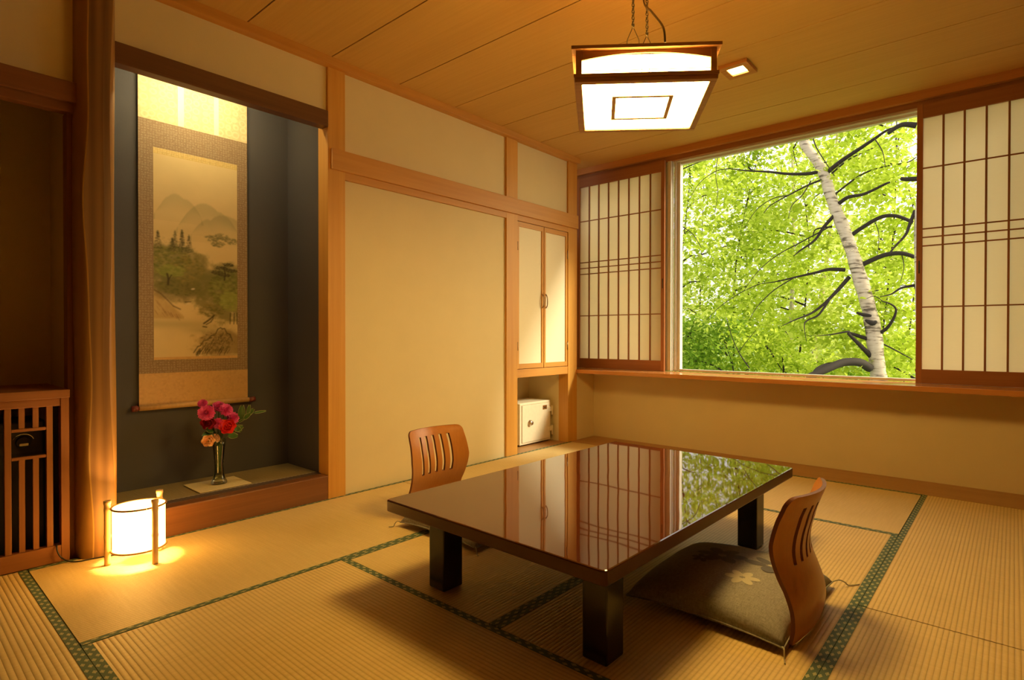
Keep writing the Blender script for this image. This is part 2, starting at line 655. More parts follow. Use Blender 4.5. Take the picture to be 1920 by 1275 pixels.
struct('trim_9', B(-.055, .014, .66, 1.722, 2.193, 2.288), m_darkbeam, bevel=.003)    # alcove lintel
struct('trim_10', B(-.075, .010, .66, 1.722, -.05, .139), m_kamachi, bevel=.006)      # alcove front beam
struct('trim_11', B(0.0, XR, 4.052, YW, -.05, .0), m_board)                           # floor board under the window
struct('trim_14', B(-.04, .012, YB, .585, 1.965, 2.052), m_slatY, bevel=.003)         # beam of the side recess, darker wood colour stands in for lamp falloff
struct('trim_15', B(-.06, -.008, YB, .585, 1.925, 1.967), m_slatY, bevel=.002)  # strip under the beam, falloff put into its colour too
struct('trim_16', B(-.10, -.03, .556, .60, -.05, 1.93), m_slat, bevel=.002)

# natural corner post of the alcove: flat front face with waney, wandering edges
bm = bmesh.new()
nz = 60
rings = []
for i in range(nz+1):
    z = -.002+i*(ZC-.002)/nz
    w1 = .009*math.sin(z*2.6+.6)+.006*math.sin(z*6.1+1.9)+.003*math.sin(z*11)
    w2 = .006*math.sin(z*2.1+2.2)+.005*math.sin(z*5.3+.4)
    w3 = .003*math.sin(z*3.3)
    ring = [(-.10, .598), (-.02, .574+w3), (.040, .590+w3*.5), (.058, .6085+w1), (.061, .613+w1),
            (.064, .665+w2*.8), (.062, .690+w2), (.035, .708+w3), (-.10, .712)]
    rings.append([bm.verts.new((x, y, z)) for x, y in ring])
for i in range(nz):
    for k in range(9):
        f = bm.faces.new((rings[i][k], rings[i][(k+1) % 9], rings[i+1][(k+1) % 9], rings[i+1][k]))
        f.material_index = 0 if k in (4, 5) else 2 if k == 3 else 1
        f.smooth = k not in (3, 4, 5)
bm.faces.new(rings[0])
bm.faces.new(rings[-1])
struct('trim_12', bm, [m_cornerpost, m_waney, m_sap])

# ------------------------------------------------------------------ window
w1 = bpy.data.objects.new('window_1', None)
COL.objects.link(w1)
w1['kind'] = 'structure'
bm = bmesh.new()
YS0, YS1 = 4.465, 4.535
box(bm, WXL, WX1, YS0, YS1, 2.488, WZ1)
box(bm, WXL, WX1, YS0+.03, YS1, 2.470, 2.488)
box(bm, WXL, WXL+.05, YS0, YS1, WZ0, 2.50)
box(bm, WX0-.13, WX0+.030, YS0-.012, YS0+.012, WZ0, 2.50)
box(bm, WX0-.01, WX0+.022, YS0-.03, YS0-.012, WZ0, 2.50)
box(bm, WX0+.034, WX0+.055, YS0+.005, YS1, WZ0, 2.50)
box(bm, WX0+.055, WX0+.086, YS0+.02, YS1, WZ0, 2.50)
box(bm, WX1-.05, WX1, YS0, YS1, WZ0, 2.50)
box(bm, WXL, WX1, YS0+.015, YS1, WZ0-.004, .676)
obj('window_frame', bm, m_alu, w1, bevel=.002)
obj('window_glass', B(WX0+.08, WX1-.04, 4.512, 4.516, .674, 2.474), m_glass, w1)
obj('window_glass', B(WXL+.045, WX0+.040, 4.512, 4.516, .674, 2.474), m_glass, w1)
bm = B(-.09, XR, YSF, 4.47, ZS-.033, ZS)
obj('window_sill', bm, m_sill, w1, bevel=.003)

# ------------------------------------------------------------------ shoji screens
def shoji(label, x0, x1, first=None, pull_right=True):
    W = x1-x0
    if first is not None:
        r = first.copy()
        COL.objects.link(r)
        for ch in list(first.children):
            c = ch.copy()
            COL.objects.link(c)
            c.parent = r
            if ch.name.startswith('finger_pull'):
                c.location.x = .017 if not pull_right else W-.017
        r.location = (x0, 4.40, ZS)
        r['label'] = label
        return r
    t = thing('shoji_screen', label, 'sliding screen', (x0, 4.40, ZS), 0, 'shoji screens at the window')
    H = 2.505-ZS
    sw = .034
    for a in (0, W-sw):
        obj('stile', B(a, a+sw, 0, .028, .001, H), m_shojistile, t, bevel=.0015)
    obj('top_rail', B(sw, W-sw, .001, .027, 2.412-ZS, H), m_shojiX, t, bevel=.0015)
    obj('bottom_rail', B(sw, W-sw, .001, .027, .001, .748-ZS), m_shojiX, t, bevel=.0015)
    nb = 8
    for k in range(1, nb):
        x = sw+(W-2*sw)*k/nb
        obj('vertical_bar', B(x-.0058, x+.0058, .004, .015, .748-ZS, 2.412-ZS), m_shoji, t)
    for z in (2.080, 1.679, 1.6225, 1.566, 1.161):
        obj('horizontal_bar', B(sw, W-sw, .0055, .0135, z-ZS-.0042, z-ZS+.0042), m_shojiX, t)
    obj('paper_sheet', B(sw-.002, W-sw+.002, .0155, .0165, .74-ZS, 2.42-ZS), m_paper, t)
    px = W-.017 if pull_right else .017
    p = obj('finger_pull', B(-.0045, .0045, -.0012, .006, 1.385-ZS, 1.47-ZS), m_dark, t)
    p.location.x = px
    return t


SW = .966
sl = shoji('shoji screen left of the open window, beside the cupboard', .772-SW, .772)
sr = shoji('shoji screen right of the open window, cut off by the photo edge', 2.654, 2.654+SW, sl, False)

# ------------------------------------------------------------------ tatami mats
def tatami(label, xa, xb, ya, yb):
    lx, ly = xb-xa, yb-ya
    along_y = ly > lx
    L, W = (ly, lx) if along_y else (lx, ly)
    t = thing('tatami_mat', label, 'tatami mat', ((xa+xb)/2, (ya+yb)/2, 0), 0 if along_y else PI/2, 'tatami mats')
    g = .003
    hw = .0275
    obj('mat_surface', B(-W/2+hw, W/2-hw, -L/2+g, L/2-g, -.05, -.0005), m_tatami, t)
    for s in (-1, 1):
        c = s*(W/2-hw/2-.0004)
        b = obj('border', B(-hw/2+.0004, hw/2-.0004, -L/2+g, L/2-g, -.05, .0006), m_heri, t)
        b.location.x = c
    return t


Y1, Y2, Y5, Y4, Y6 = .42, 1.312, 2.236, 3.138, 4.052
X2, XM, X4, X5 = .91, 1.822, 2.734, 3.645
tatami('straw tatami mat along the alcove under the lit lantern', 0, X2, Y1, Y5)
tatami('straw tatami mat along the cream wall, ending by the safe niche', 0, X2, Y5, Y6)
tatami('straw tatami mat in the foreground before the near edge of the table', X2, X4, Y1, Y2)
tatami('straw tatami mat under the left half of the table', X2, XM, Y2, Y4)
tatami('straw tatami mat under the right half of the table and the grey cushion', XM, X4, Y2, Y4)
tatami('straw tatami mat lying crosswise between table and window board', X2, X4, Y4, Y6)
tatami('straw tatami mat at the right edge of the photo, towards the window', X4, X5, Y5, Y6)
tatami('straw tatami mat in the lower right corner, behind the near floor chair', X4, X5, Y1, Y5)
tatami('straw tatami mat in the lower left corner before the slatted cabinet', 0, 1.822, Y1-TW, Y1)
tatami('straw tatami mat nearest the viewer at the bottom', 1.822, X5, Y1-TW, Y1)

# alcove mat
t = thing('alcove_mat', 'tatami mat on the raised alcove floor under the vase', 'tatami mat', (-.29, 1.21, .135))
obj('mat_surface', B(-.212, .155, -.512, .512, -.02, .004), m_tatami_dark, t)
b = obj('border', B(-.03, .03, -.512, .512, -.02, .005), m_tokoheri, t)
b.location.x = .184
struct('trim_17', B(-.505, -.075, .695, 1.727, -.05, .114), m_board)

# ------------------------------------------------------------------ slatted cabinet with heater
t = thing('slatted_cabinet', 'low brown slatted cabinet in the dark recess left of the alcove post', 'cabinet', (0, 0, 0))
Yl = -.30
obj('cabinet_top', B(-.455, .012, Yl-.05, .556, .700, .735), m_slatY, t, bevel=.002)
obj('top_rail', B(-.045, -.004, Yl, .530, .666, .700), m_slatY, t, bevel=.0015)
obj('bottom_rail', B(-.045, -.002, Yl, .530, .0012, .072), m_slatY, t, bevel=.0015)
obj('corner_post', B(-.05, 0.0, .528, .555, .0012, .700), m_slat, t, bevel=.0015)
y = .504
k = 0
while y > Yl:
    kk = k % 6
    if kk in (0, 3):
        obj('stile', B(-.036, -.012, y-.020, y, .072, .666), m_slat, t, bevel=.001)
    else:
        obj('slat', B(-.034, -.016, y-.019, y-.001, .579, .666), m_slat, t)
        obj('slat', B(-.034, -.016, y-.019, y-.001, .072, .452), m_slat, t)
    if kk == 0:
        for z in (.568, .452):
            obj('cross_rail', B(-.036, -.014, y-.126, y-.020, z, z+.012), m_slatY, t, bevel=.001)
    y -= .0425 if kk not in (2, 5) else .0418
    k += 1
t = thing('heater_unit', 'black heater with a round dial behind the slats', 'heater', (-.22, .12, .0))
obj('heater_body', B(-.12, .10, -.40, .378, .0012, .60), m_heater, t, bevel=.01)
bm = bmesh.new()
box(bm, .1005, .104, .20, .365, .465, .555)
obj('control_panel', bm, plain('panel_black', (.035, .03, .025), .35), t)
bm = bmesh.new()
bmesh.ops.create_cone(bm, cap_ends=True, segments=24, radius1=.026, radius2=.022, depth=.016)
bmesh.ops.rotate(bm, verts=bm.verts, matrix=Matrix.Rotation(PI/2, 3, 'Y'))
d = obj('dial_knob', bm, m_heater, t)
d.location = (.112, .306, .512)
obj('dial_mark', B(.1205, .123, .292, .320, .498, .508), m_chrome, t)
bm = bmesh.new()
tube(bm, [(.105, .306+.034*math.cos(a), .512+.034*math.sin(a)) for a in np.linspace(.3, 2.8, 14)], .0016, 5)
obj('dial_scale', bm, m_chrome, t)

# ------------------------------------------------------------------ cupboard with paper doors
t = thing('wall_cupboard', 'built-in cupboard with two pale paper doors above the safe', 'cupboard', (0, 0, 0))
bm = bmesh.new()
box(bm, -.47, -.030, 3.3415, 4.0065, .640, .662)
box(bm, -.47, -.030, 3.3415, 3.352, .662, 1.905)
box(bm, -.47, -.030, 3.996, 4.0065, .662, 1.905)
box(bm, -.47, -.46, 3.352, 3.996, .662, 1.905)
box(bm, -.46, -.034, 3.352, 3.996, 1.89, 1.905)
obj('cabinet_body', bm, m_wall, t)
obj('bottom_rail', B(-.029, .008, 3.3415, 4.0065, .622, .690), m_postY, t, bevel=.002)
for (ya, yb, hy, hz) in ((3.346, 3.674, 3.655, 3.36), (3.682, 4.003, 3.703, 3.99)):
    d = bpy.data.objects.new('door', None)
    COL.objects.link(d)
    d.parent = t
    fw = .030
    obj('door_stile', B(-.025, .004, ya, ya+fw*.7, .694, 1.900), m_post, d, bevel=.0015)
    obj('door_stile', B(-.025, .004, yb-fw*.7, yb, .694, 1.900), m_post, d, bevel=.0015)
    obj('door_rail', B(-.025, .0035, ya+fw*.7, yb-fw*.7, .694, .735), m_postY, d, bevel=.0015)
    obj('door_rail', B(-.025, .0035, ya+fw*.7, yb-fw*.7, 1.862, 1.900), m_postY, d, bevel=.0015)
    obj('door_panel', B(-.018, -.006, ya+fw*.6, yb-fw*.6, .725, 1.87), m_doorpaper, d)
    bm = bmesh.new()
    tube(bm, smooth_path([(.004, hy, 1.205), (.020, hy, 1.225), (.024, hy, 1.262), (.020, hy, 1.30), (.004, hy, 1.325)], 5), .0045, 8)
    obj('door_handle', bm, m_brass, d, smooth=True)
    for z in (.88, 1.70):
        bm = bmesh.new()
        tube(bm, [(.006, (ya if hz < 3.5 else yb), z-.035), (.006, (ya if hz < 3.5 else yb), z+.035)], .006, 8)
        obj('hinge', bm, m_brass, d, smooth=True)

# ------------------------------------------------------------------ safe
t = thing('safe', 'small cream steel safe in the niche under the paper cupboard', 'safe', (-.16, 3.757, 0.0))
sw, sh = .415, .378
obj('safe_body', B(-.29, -.012, -sw/2, sw/2, .014, sh), m_safe, t, bevel=.008)
for x in (-.27, -.06):
    for y in (-.18, .18):
        bm = bmesh.new()
        lathe(bm, [(0, .0005), (.016, .0005), (.016, .0138), (0, .0138)], 12, (x, y, 0))
        obj('foot', bm, m_black, t)
d = bpy.data.objects.new('door', None)
COL.objects.link(d)
d.parent = t
obj('door_surround', B(-.0115, 0.0, -sw/2, sw/2, .014, sh), m_safe, d, bevel=.006)
obj('door_seam', B(.0004, .0012, -sw/2+.022, sw/2-.022, .030, sh-.018), m_safe2, d)
obj('door_panel', B(.0002, .007, -sw/2+.025, sw/2-.025, .033, sh-.021), m_safe, d, bevel=.003)
bm = bmesh.new()
lathe(bm, [(0, .030), (.016, .029), (.020, .022), (.020, .012), (.026, .009), (.027, 0)], 24)
bmesh.ops.rotate(bm, verts=bm.verts, matrix=Matrix.Rotation(PI/2, 3, 'Y'))
kn = obj('lock_knob', bm, m_chrome, d, smooth=True)
kn.location = (.007, -.085, .20)
obj('keyhole', B(.037, .0378, -.087, -.083, .193, .207), m_dark, d)
obj('nameplate', B(.0072, .009, .088, .145, .300, .337), m_chrome, d)
bm = bmesh.new()
for s in (-1, 1):
    v = [bm.verts.new((.0096, .1165+s*a, .3185+b)) for a, b in ((0, -.006), (.006, .002), (.022, .010), (.010, -.004), (.002, -.010))]
    bm.faces.new(v)
obj('nameplate_mark', bm, m_dark, d)
for z in (.285, .105):
    bm = bmesh.new()
    box(bm, -.004, .010, sw/2-.045, sw/2+.004, z-.012, z+.032)
    hg = obj('hinge', bm, m_safe, t, bevel=.002)
    bm = bmesh.new()
    tube(bm, [(.004, sw/2+.014, z-.045), (.004, sw/2+.014, z+.040)], .0105, 12)
    obj('hinge_pin', bm, m_safe, hg, smooth=True)

# ------------------------------------------------------------------ low table
TH = .350
t = thing('low_table', 'low glossy red-brown lacquer table on black legs', 'table', (1.841, 1.984, 0), math.radians(-.95))
bm = B(-.508, .508, -.762, .762, TH-.044, TH)
bm.faces.ensure_lookup_table()
for f in bm.faces:
    f.normal_update()
    f.material_index = 0 if abs(f.normal.z) > .5 else 1
vert = [e for e in bm.edges if abs(e.verts[0].co.z-e.verts[1].co.z) > .01]
bmesh.ops.bevel(bm, geom=vert, offset=.018, segments=4, affect='EDGES', profile=.5)
for f in bm.faces:
    f.normal_update()
    f.material_index = 0 if abs(f.normal.z) > .5 else 1
obj('table_top', bm, [m_lacquer, m_lacqside], t, bevel=.005)
obj('table_apron', B(-.40, .40, -.62, .62, TH-.066, TH-.0445), m_legs, t)
for sx in (-1, 1):
    for sy in (-1, 1):
        cx, cy = sx*.3725, sy*.5835
        bm = B(cx-.0455, cx+.0455, cy-.0455, cy+.0455, .0015, TH-.0445)
        obj('leg', bm, m_legs, t, bevel=.006)

# ------------------------------------------------------------------ floor chairs
def zaisu_parts(t):
    """bent plywood S-back with five slots; sitter looks along local +x"""
    prof = [(0.0, .012), (-.004, .05), (.004, .10), (.024, .15), (.046, .20), (.061, .26), (.060, .32), (.048, .38), (.030, .43), (.018, .462)]
    zs_ = [p[1] for p in prof]
    xs_ = [p[0] for p in prof]

    def px(z):
        # smooth interpolation
        for i in range(len(zs_)-1):
            if z <= zs_[i+1] or i == len(zs_)-2:
                p0 = xs_[max(i-1, 0)]; p1 = xs_[i]; p2 = xs_[i+1]; p3 = xs_[min(i+2, len(xs_)-1)]
                u = (z-zs_[i])/(zs_[i+1]-zs_[i])
                return .5*((2*p1)+(p2-p0)*u+(2*p0-5*p1+4*p2-p3)*u*u+(3*p1-p0-3*p2+p3)*u**3)

    def half(z):
        w = .192
        if z < .16:
            w = .194-.022*math.sin(PI*min(1, max(0, (z-.0)/.32)))
        else:
            w = .172+.020*min(1, (z-.16)/.14)*1.0
        if z > .30:
            w = .192-.014*((z-.30)/.162)
        r = .028
        if z > .462-r:
            q = (z-(.462-r))/r
            w -= r*(1-math.sqrt(max(0, 1-q*q)))
        return w

    def plan(y, z):
        return .060*(1-(y/.195)**2)*(.35+.65*min(1, z/.35))
    # columns (normalised) with five slots
    slots = [-.098, -.049, 0, .049, .098]
    cols = [-1.0, -.93, -.84, -.74, -.65]
    s_half = .0095
    ycols = []
    edge = [-1, -.97, -.9, -.8, -.7]
    Y = []
    for e in edge:
        Y.append(('e', e))
    for s in slots:
        Y.append(('a', s-s_half))
        Y.append(('a', s+s_half))
    for e in reversed(edge):
        Y.append(('e', -e))
    rows = list(np.linspace(.012, .20, 11))+list(np.linspace(.222, .418, 13))+[.43, .436, .441, .446, .451, .455, .4585, .4608, .462]
    z_lo, z_hi = .222, .418
    T = .0065
    bm = bmesh.new()
    lay = [[], []]
    for side in (0, 1):
        for z in rows:
            h = half(z)
            row = []
            for kind, y in Y:
                yy = y*h if kind == 'e' else y*min(1.0, h/.188)
                dz = (px(min(.461, z+.004))-px(max(.013, z-.004)))/.008
                nrm = Vector((1, 0, -dz)).normalized()
                p = Vector((px(z)-plan(yy, z), yy, z)) + nrm*(T if side else -T)
                row.append(bm.verts.new(p))
            lay[side].append(row)
    nR, nC = len(rows), len(Y)

    def is_slot(i, j):
        if not (rows[i] >= z_lo-1e-6 and rows[i+1] <= z_hi+1e-6):
            return False
        return Y[j][0] == 'a' and Y[j+1][0] == 'a' and abs(Y[j+1][1]-Y[j][1]-2*s_half) < 1e-6
    keep = [[not is_slot(i, j) for j in range(nC-1)] for i in range(nR-1)]
    for i in range(nR-1):
        for j in range(nC-1):
            if not keep[i][j]:
                continue
            a, b = lay
            bm.faces.new((a[i][j], a[i][j+1], a[i+1][j+1], a[i+1][j])).material_index = 0
            bm.faces.new((b[i][j], b[i+1][j], b[i+1][j+1], b[i][j+1])).material_index = 0
            for (di, dj, e) in ((-1, 0, ((i, j), (i, j+1))), (1, 0, ((i+1, j+1), (i+1, j))), (0, -1, ((i+1, j), (i, j))), (0, 1, ((i, j+1), (i+1, j+1)))):
                ni, nj = i+di, j+dj
                if 0 <= ni < nR-1 and 0 <= nj < nC-1 and keep[ni][nj]:
                    continue
                p, q = e
                f = bm.faces.new((a[p[0]][p[1]], b[p[0]][p[1]], b[q[0]][q[1]], a[q[0]][q[1]]))
                f.material_index = 1
    o = obj('backrest', bm, [m_zaisu, m_zedge], t)
    for p in o.data.polygons:
        p.use_smooth = p.material_index == 0
    es = o.modifiers.new('split', 'EDGE_SPLIT')
    es.split_angle = math.radians(50)
    obj('seat', B(.012, .36, -.165, .165, .001, .012), m_zaisu, t, bevel=.004)
    return t


z1 = thing('floor_chair', 'bentwood floor chair with slotted back on the far side of the table', 'chair', (.690, 1.962, 0), 0, 'floor chairs at the table')
zaisu_parts(z1)
z2 = z1.copy()
COL.objects.link(z2)
for ch in list(z1.children):
    c = ch.copy()
    COL.objects.link(c)
    c.parent = z2
z2['label'] = 'bentwood floor chair in front of the table, its back to the right'
z2.location = (2.630, 1.984, 0)
z2.rotation_euler[2] = PI


def cushion(name_label, cx, cy, W, D, rotz, tassel_dirs, flowers):
    t = thing('floor_cushion', name_label, 'cushion', (cx, cy, 0), rotz, 'floor cushions at the table')
    n = 44
    bm = bmesh.new()
    H = .118

    def surf(u, v, top):
        e = max(0.0, (1-abs(u)**2.6))*max(0.0, (1-abs(v)**2.6))
        h = e**.36
        pin = 1-.02*(1-abs(u)**2)*abs(v)**6
        piv = 1-.02*(1-abs(v)**2)*abs(u)**6
        x, y = u*W/2*piv, v*D/2*pin
        wr = .0022*math.sin(9*u+4*v)*math.sin(7*v-3*u)*h
        base = .036-.014*(abs(u*v))**2
        z = base+(H-.036)*h+wr if top else base-(base-.0135)*h**.7
        return x, y, z
    g = [[[bm.verts.new(surf(-1+2*i/n, -1+2*j/n, s)) for j in range(n+1)] for i in range(n+1)] for s in (True, False)]
    for s in (0, 1):
        for i in range(n):
            for j in range(n):
                bm.faces.new((g[s][i][j], g[s][i+1][j], g[s][i+1][j+1], g[s][i][j+1]))
    bmesh.ops.remove_doubles(bm, verts=bm.verts, dist=.0004)
    obj('cushion_cover', bm, m_zab, t, smooth=True)
    # piping along the seam
    bm = bmesh.new()
    pts = []
    for k in range(80):
        a = k/20
        s_ = int(a) % 4
        f = a-int(a)
        u, v = ((-1+2*f, -1), (1, -1+2*f), (1-2*f, 1), (-1, 1-2*f))[s_]
        pts.append(surf(u, v, True))
    pts.append(pts[0])
    tube(bm, pts, .0028, 6)
    obj('piping', bm, m_zab, t, smooth=True)
    for sx, sy, dx, dy in tassel_dirs:
        bm = bmesh.new()
        x, y, z = surf(sx, sy, True)
        tube(bm, smooth_path([(x-sx*.006, y-sy*.006, z), (x+dx*.35, y+dy*.35, z+.006), (x+dx*.7, y+dy*.7, .016), (x+dx*.9, y+dy*.9, .004), (x+dx*1.5, y+dy*1.5, .0034)], 6), .0024, 6)
        obj('corner_cord', bm, m_cord, t, smooth=True)
    for (fx, fy, rad, npet, mt, ph, tilt) in flowers:
        bm = bmesh.new()

        def P(x, y):
            u = max(-.98, min(.98, x/(W/2)))
            v = max(-.98, min(.98, y/(D/2)))
            return (x, y, surf(u, v, True)[2]+.0016)
        for k in range(npet):
            a = ph+2*PI*k/npet
            ring = []
            for q in range(14):
                b_ = 2*PI*q/14
                lx = rad*(.56+.42*math.cos(b_))
                ly = rad*.26*math.sin(b_)
                ring.append(P(fx+lx*math.cos(a)-ly*math.sin(a), fy+(lx*math.sin(a)+ly*math.cos(a))*tilt))
            c = bm.verts.new(P(fx+rad*.56*math.cos(a), fy+rad*.56*math.sin(a)*tilt))
            vv = [bm.verts.new(p) for p in ring]
            for q in range(14):
                bm.faces.new((c, vv[q], vv[(q+1) % 14]))
        obj('embroidered_flower', bm, mt, t)
    return t


cushion('grey linen cushion with pale flowers on the near floor chair', 2.348, 2.034, .560, .590, 0,
        [(1, -1, .012, -.03), (1, 1, .05, .06)],
        [(.075, -.095, .062, 6, m_white, .3, .9), (-.06, .05, .10, 6, m_embd, .2, .8), (.12, .07, .10, 5, m_embd, 1.0, .7),
         (-.11, -.02, .045, 6, m_embd, .0, .9), (.16, .10, .06, 2, m_white, .5, 1.0)])
cushion('grey linen cushion on the far floor chair, mostly hidden by the table', 1.025, 1.975, .56, .55, 0,
        [(-1, -1, -.02, -.03), (1, -1, .025, -.012)], [(0, 0, .09, 6, m_embd, .2, .9)])

# ------------------------------------------------------------------ lantern on the floor
LC = Vector((.2315, .743, 0))
t = thing('floor_lantern', 'glowing round paper lantern on bamboo legs before the alcove post', 'lantern', LC)
R = .092
bm = bmesh.new()
n = 48
za, zb = .056, .236
lathe(bm, [(R, za), (R, zb), (R-.0012, zb), (R-.0012, za), (R, za)], n)
obj('paper_shade', bm, m_shade, t, smooth=True)
for z in (za, zb):
    bm = bmesh.new()
    tube(bm, [((R+.003)*math.cos(2*PI*k/n), (R+.003)*math.sin(2*PI*k/n), z) for k in range(n+1)], .0040, 8, False)
    obj('hoop', bm, m_hoop, t, smooth=True)
legs = [Vector((.203, .651, 0))-LC, Vector((.347, .775, 0))-LC, Vector((.168, .842, 0))-LC]
for p in legs:
    q = p.normalized()*(R+.0155)
    bm = bmesh.new()
    prof = []
    for z in np.linspace(.001, .272, 28):
        node = min(abs(z-.118), abs(z-.235))
        prof.append((.0112+(.0014 if node < .006 else 0)+(.0022 if z > .255 else 0), z))
    lathe(bm, [(0, .001)]+prof+[(.0085, .272), (.008, .262), (0, .262)], 16, (q.x, q.y, 0))
    obj('bamboo_leg', bm, m_bamboo, t, smooth=True)
bm = bmesh.new()
for p in legs:
    q = p.normalized()*(R-.004)
    tube(bm, [(0, 0, .064), (q.x, q.y, .064)], .003, 6)
lathe(bm, [(0, .060), (.036, .060), (.036, .066), (.013, .066), (.013, .106), (0, .106)], 24)
obj('lamp_holder', bm, m_black, t)
bm = bmesh.new()
bmesh.ops.create_uvsphere(bm, u_segments=20, v_segments=12, radius=.022)
bu = obj('bulb', bm, emis('bulb_glow', (1.0, .58, .20), 800), t, smooth=True)
bu.location = (0, 0, .130)
bm = bmesh.new()
W2 = lambda x, y, z: (x-LC.x, y-LC.y, z)
tube(bm, smooth_path([(0, 0, .064), (-.08, .01, .03), W2(.11, .74, .004), W2(.10, .70, .0035), W2(.073, .62, .0035), W2(.066, .575, .0035), W2(.040, .545, .006), W2(.018, .523, .025), W2(.012, .512, .055), W2(-.008, .514, .075), W2(-.06, .514, .055)], 5), .0028, 6)
obj('power_cord', bm, m_black, t, smooth=True)

# ------------------------------------------------------------------ hanging scroll
XS = -.490
t = thing('hanging_scroll', 'tall hanging scroll with a misty mountain landscape in the alcove', 'hanging scroll', (XS, 1.195, .575))


def PY(u, v):
    p = at(u, v, 'X', XS+.004)
    return p.y-1.195, p.z-.575


ya, yb = PY(260, 500)[0], PY(464, 500)[0]
z_low = PY(360, 697)[1]
z_top = PY(360, 243)[1]
pa, pb = PY(288, 470)[0], PY(445, 470)[0]
pz0, pz1 = PY(360, 673)[1], PY(360, 291)[1]
zt = 2.47-.575
obj('top_cloth', B(-.002, .002, ya, yb, z_top, zt), m_cloth, t)
bm = bmesh.new()
box(bm, -.002, .002, ya, pa, z_low, z_top)
box(bm, -.002, .002, pb, yb, z_low, z_top)
box(bm, -.002, .002, pa, pb, z_low, pz0)
box(bm, -.002, .002, pa, pb, pz1, z_top)
obj('brocade_mount', bm, m_broc, t)
obj('gold_band', B(-.002, .003, pa, pb, pz1-.032, pz1), m_gold, t)
obj('gold_band', B(-.002, .003, pa, pb, pz0, pz0+.014), m_clothlow, t)
obj('lower_cloth', B(-.002, .002, ya, yb, .004, z_low), m_clothlow, t)
for u0, u1, vb in ((333, 345, 236), (401, 410, 253)):
    a, zz = PY(u0, vb)
    b_, _ = PY(u1, vb)
    obj('hanging_ribbon', B(.004, .0055, a, b_, zz, zt), m_fabsilk, t)
bm = bmesh.new()
tube(bm, [(.012, ya-.002, 0), (.012, yb+.002, 0)], .014, 16)
obj('roller', bm, m_clothlow, t, smooth=True)
for s, y in ((-1, ya-.002), (1, yb+.002)):
    bm = bmesh.new()
    tube(bm, [(.012, y, 0), (.012, y+s*.006, 0), (.012, y+s*.008, 0), (.012, y+s*.034, 0)], [.011, .011, .0155, .0165], 16)
    obj('roller_knob', bm, plain('roller_knob_red', (.17, .035, .02), .35), t, smooth=True)
bm = bmesh.new()
tube(bm, [(.004, ya-.004, zt), (.004, yb+.004, zt)], .007, 8)
obj('hanging_bar', bm, m_darkbeam, t)

# the painting: ink and colour on silk, painted on a fine grid
pw, ph = pb-pa, (pz1-.032)-(pz0+.014)
nx, ny = 150, 380
uu, vv = np.meshgrid((np.arange(nx)+.5)/nx, (np.arange(ny)+.5)/ny)     # v up
AR = ph/pw


def vnoise(fx, fy, seed, octv=4):
    r = np.random.default_rng(seed)
    out = np.zeros_like(uu)
    amp = 1
    tot = 0
    for _ in range(octv):
        g = r.random((int(fy)+3, int(fx)+3))
        x, y = uu*fx, vv*fy
        xi, yi = x.astype(int), y.astype(int)
        xf, yf = x-xi, y-yi
        xf, yf = xf*xf*(3-2*xf), yf*yf*(3-2*yf)
        out += amp*((g[yi, xi]*(1-xf)+g[yi, xi+1]*xf)*(1-yf)+(g[yi+1, xi]*(1-xf)+g[yi+1, xi+1]*xf)*yf)
        tot += amp
        amp *= .55
        fx *= 2
        fy *= 2
    return out/tot


img = np.ones((ny, nx, 3))*np.array([.66, .52, .27])
img *= (.93+.14*vnoise(3, 8, 1))[..., None]


def lay_(mask, col, k):
    a = np.clip(mask, 0, 1)*k
    img[:] = img*(1-a[..., None])+np.array(col)*a[..., None]


def smooth(a, b, x):
    q = np.clip((x-a)/(b-a), 0, 1)
    return q*q*(3-2*q)


def mountain(peaks, base, col, k, seed):
    h = np.full_like(uu, -1.0)
    for pu, pv, wd in peaks:
        h = np.maximum(h, pv-((uu-pu)/wd)**2*(pv-base))
    h = h+.018*(vnoise(12, 2, seed)-.5)
    ins = smooth(-.006, .008, h-vv)
    fade = smooth(base-.02, h*.9+.1*base, vv)
    lay_(ins*(.25+.75*fade)*(vv > base-.06), col, k)


mountain([(.25, .815, .20), (.36, .80, .16)], .735, (.34, .30, .15), .45, 3)
mountain([(.60, .79, .30), (.72, .765, .26)], .68, (.31, .285, .15), .5, 4)
mountain([(.86, .745, .36), (.66, .715, .2)], .65, (.30, .275, .145), .5, 5)
lay_(np.exp(-((vv-.62)/.035)**2)*(.5+.5*vnoise(3, 6, 6)), (.60, .47, .23), .6)      # mist


def blob(cu, cv, ru, rv, col, k, seed, soft=.35, n=14):
    d = ((uu-cu)/ru)**2+((vv-cv)/rv)**2
    nz_ = vnoise(n, n*AR, seed)
    lay_(smooth(1.15+soft, .55, d+(nz_-.5)*1.6), col, k)


def dabs(cu, cv, ru, rv, cnt, cols, size, seed, k=.6):
    r = np.random.default_rng(seed)
    for _ in range(cnt):
        a = r.uniform(0, 2*PI)
        q = math.sqrt(r.uniform(0, 1))
        pu, pv = cu+ru*q*math.cos(a), cv+rv*q*math.sin(a)
        s = size*r.uniform(.6, 1.3)
        x0, x1 = int(max(0, (pu-3*s)*nx)), int(min(nx, (pu+3*s)*nx+1))
        y0, y1 = int(max(0, (pv-3*s/AR)*ny)), int(min(ny, (pv+3*s/AR)*ny+1))
        if x1 <= x0 or y1 <= y0:
            continue
        d = ((uu[y0:y1, x0:x1]-pu)/s)**2+((vv[y0:y1, x0:x1]-pv)*AR/s*1.5)**2
        al = np.exp(-d)*k
        c = np.array(cols[r.integers(len(cols))])
        img[y0:y1, x0:x1] = img[y0:y1, x0:x1]*(1-al[..., None])+c*al[..., None]


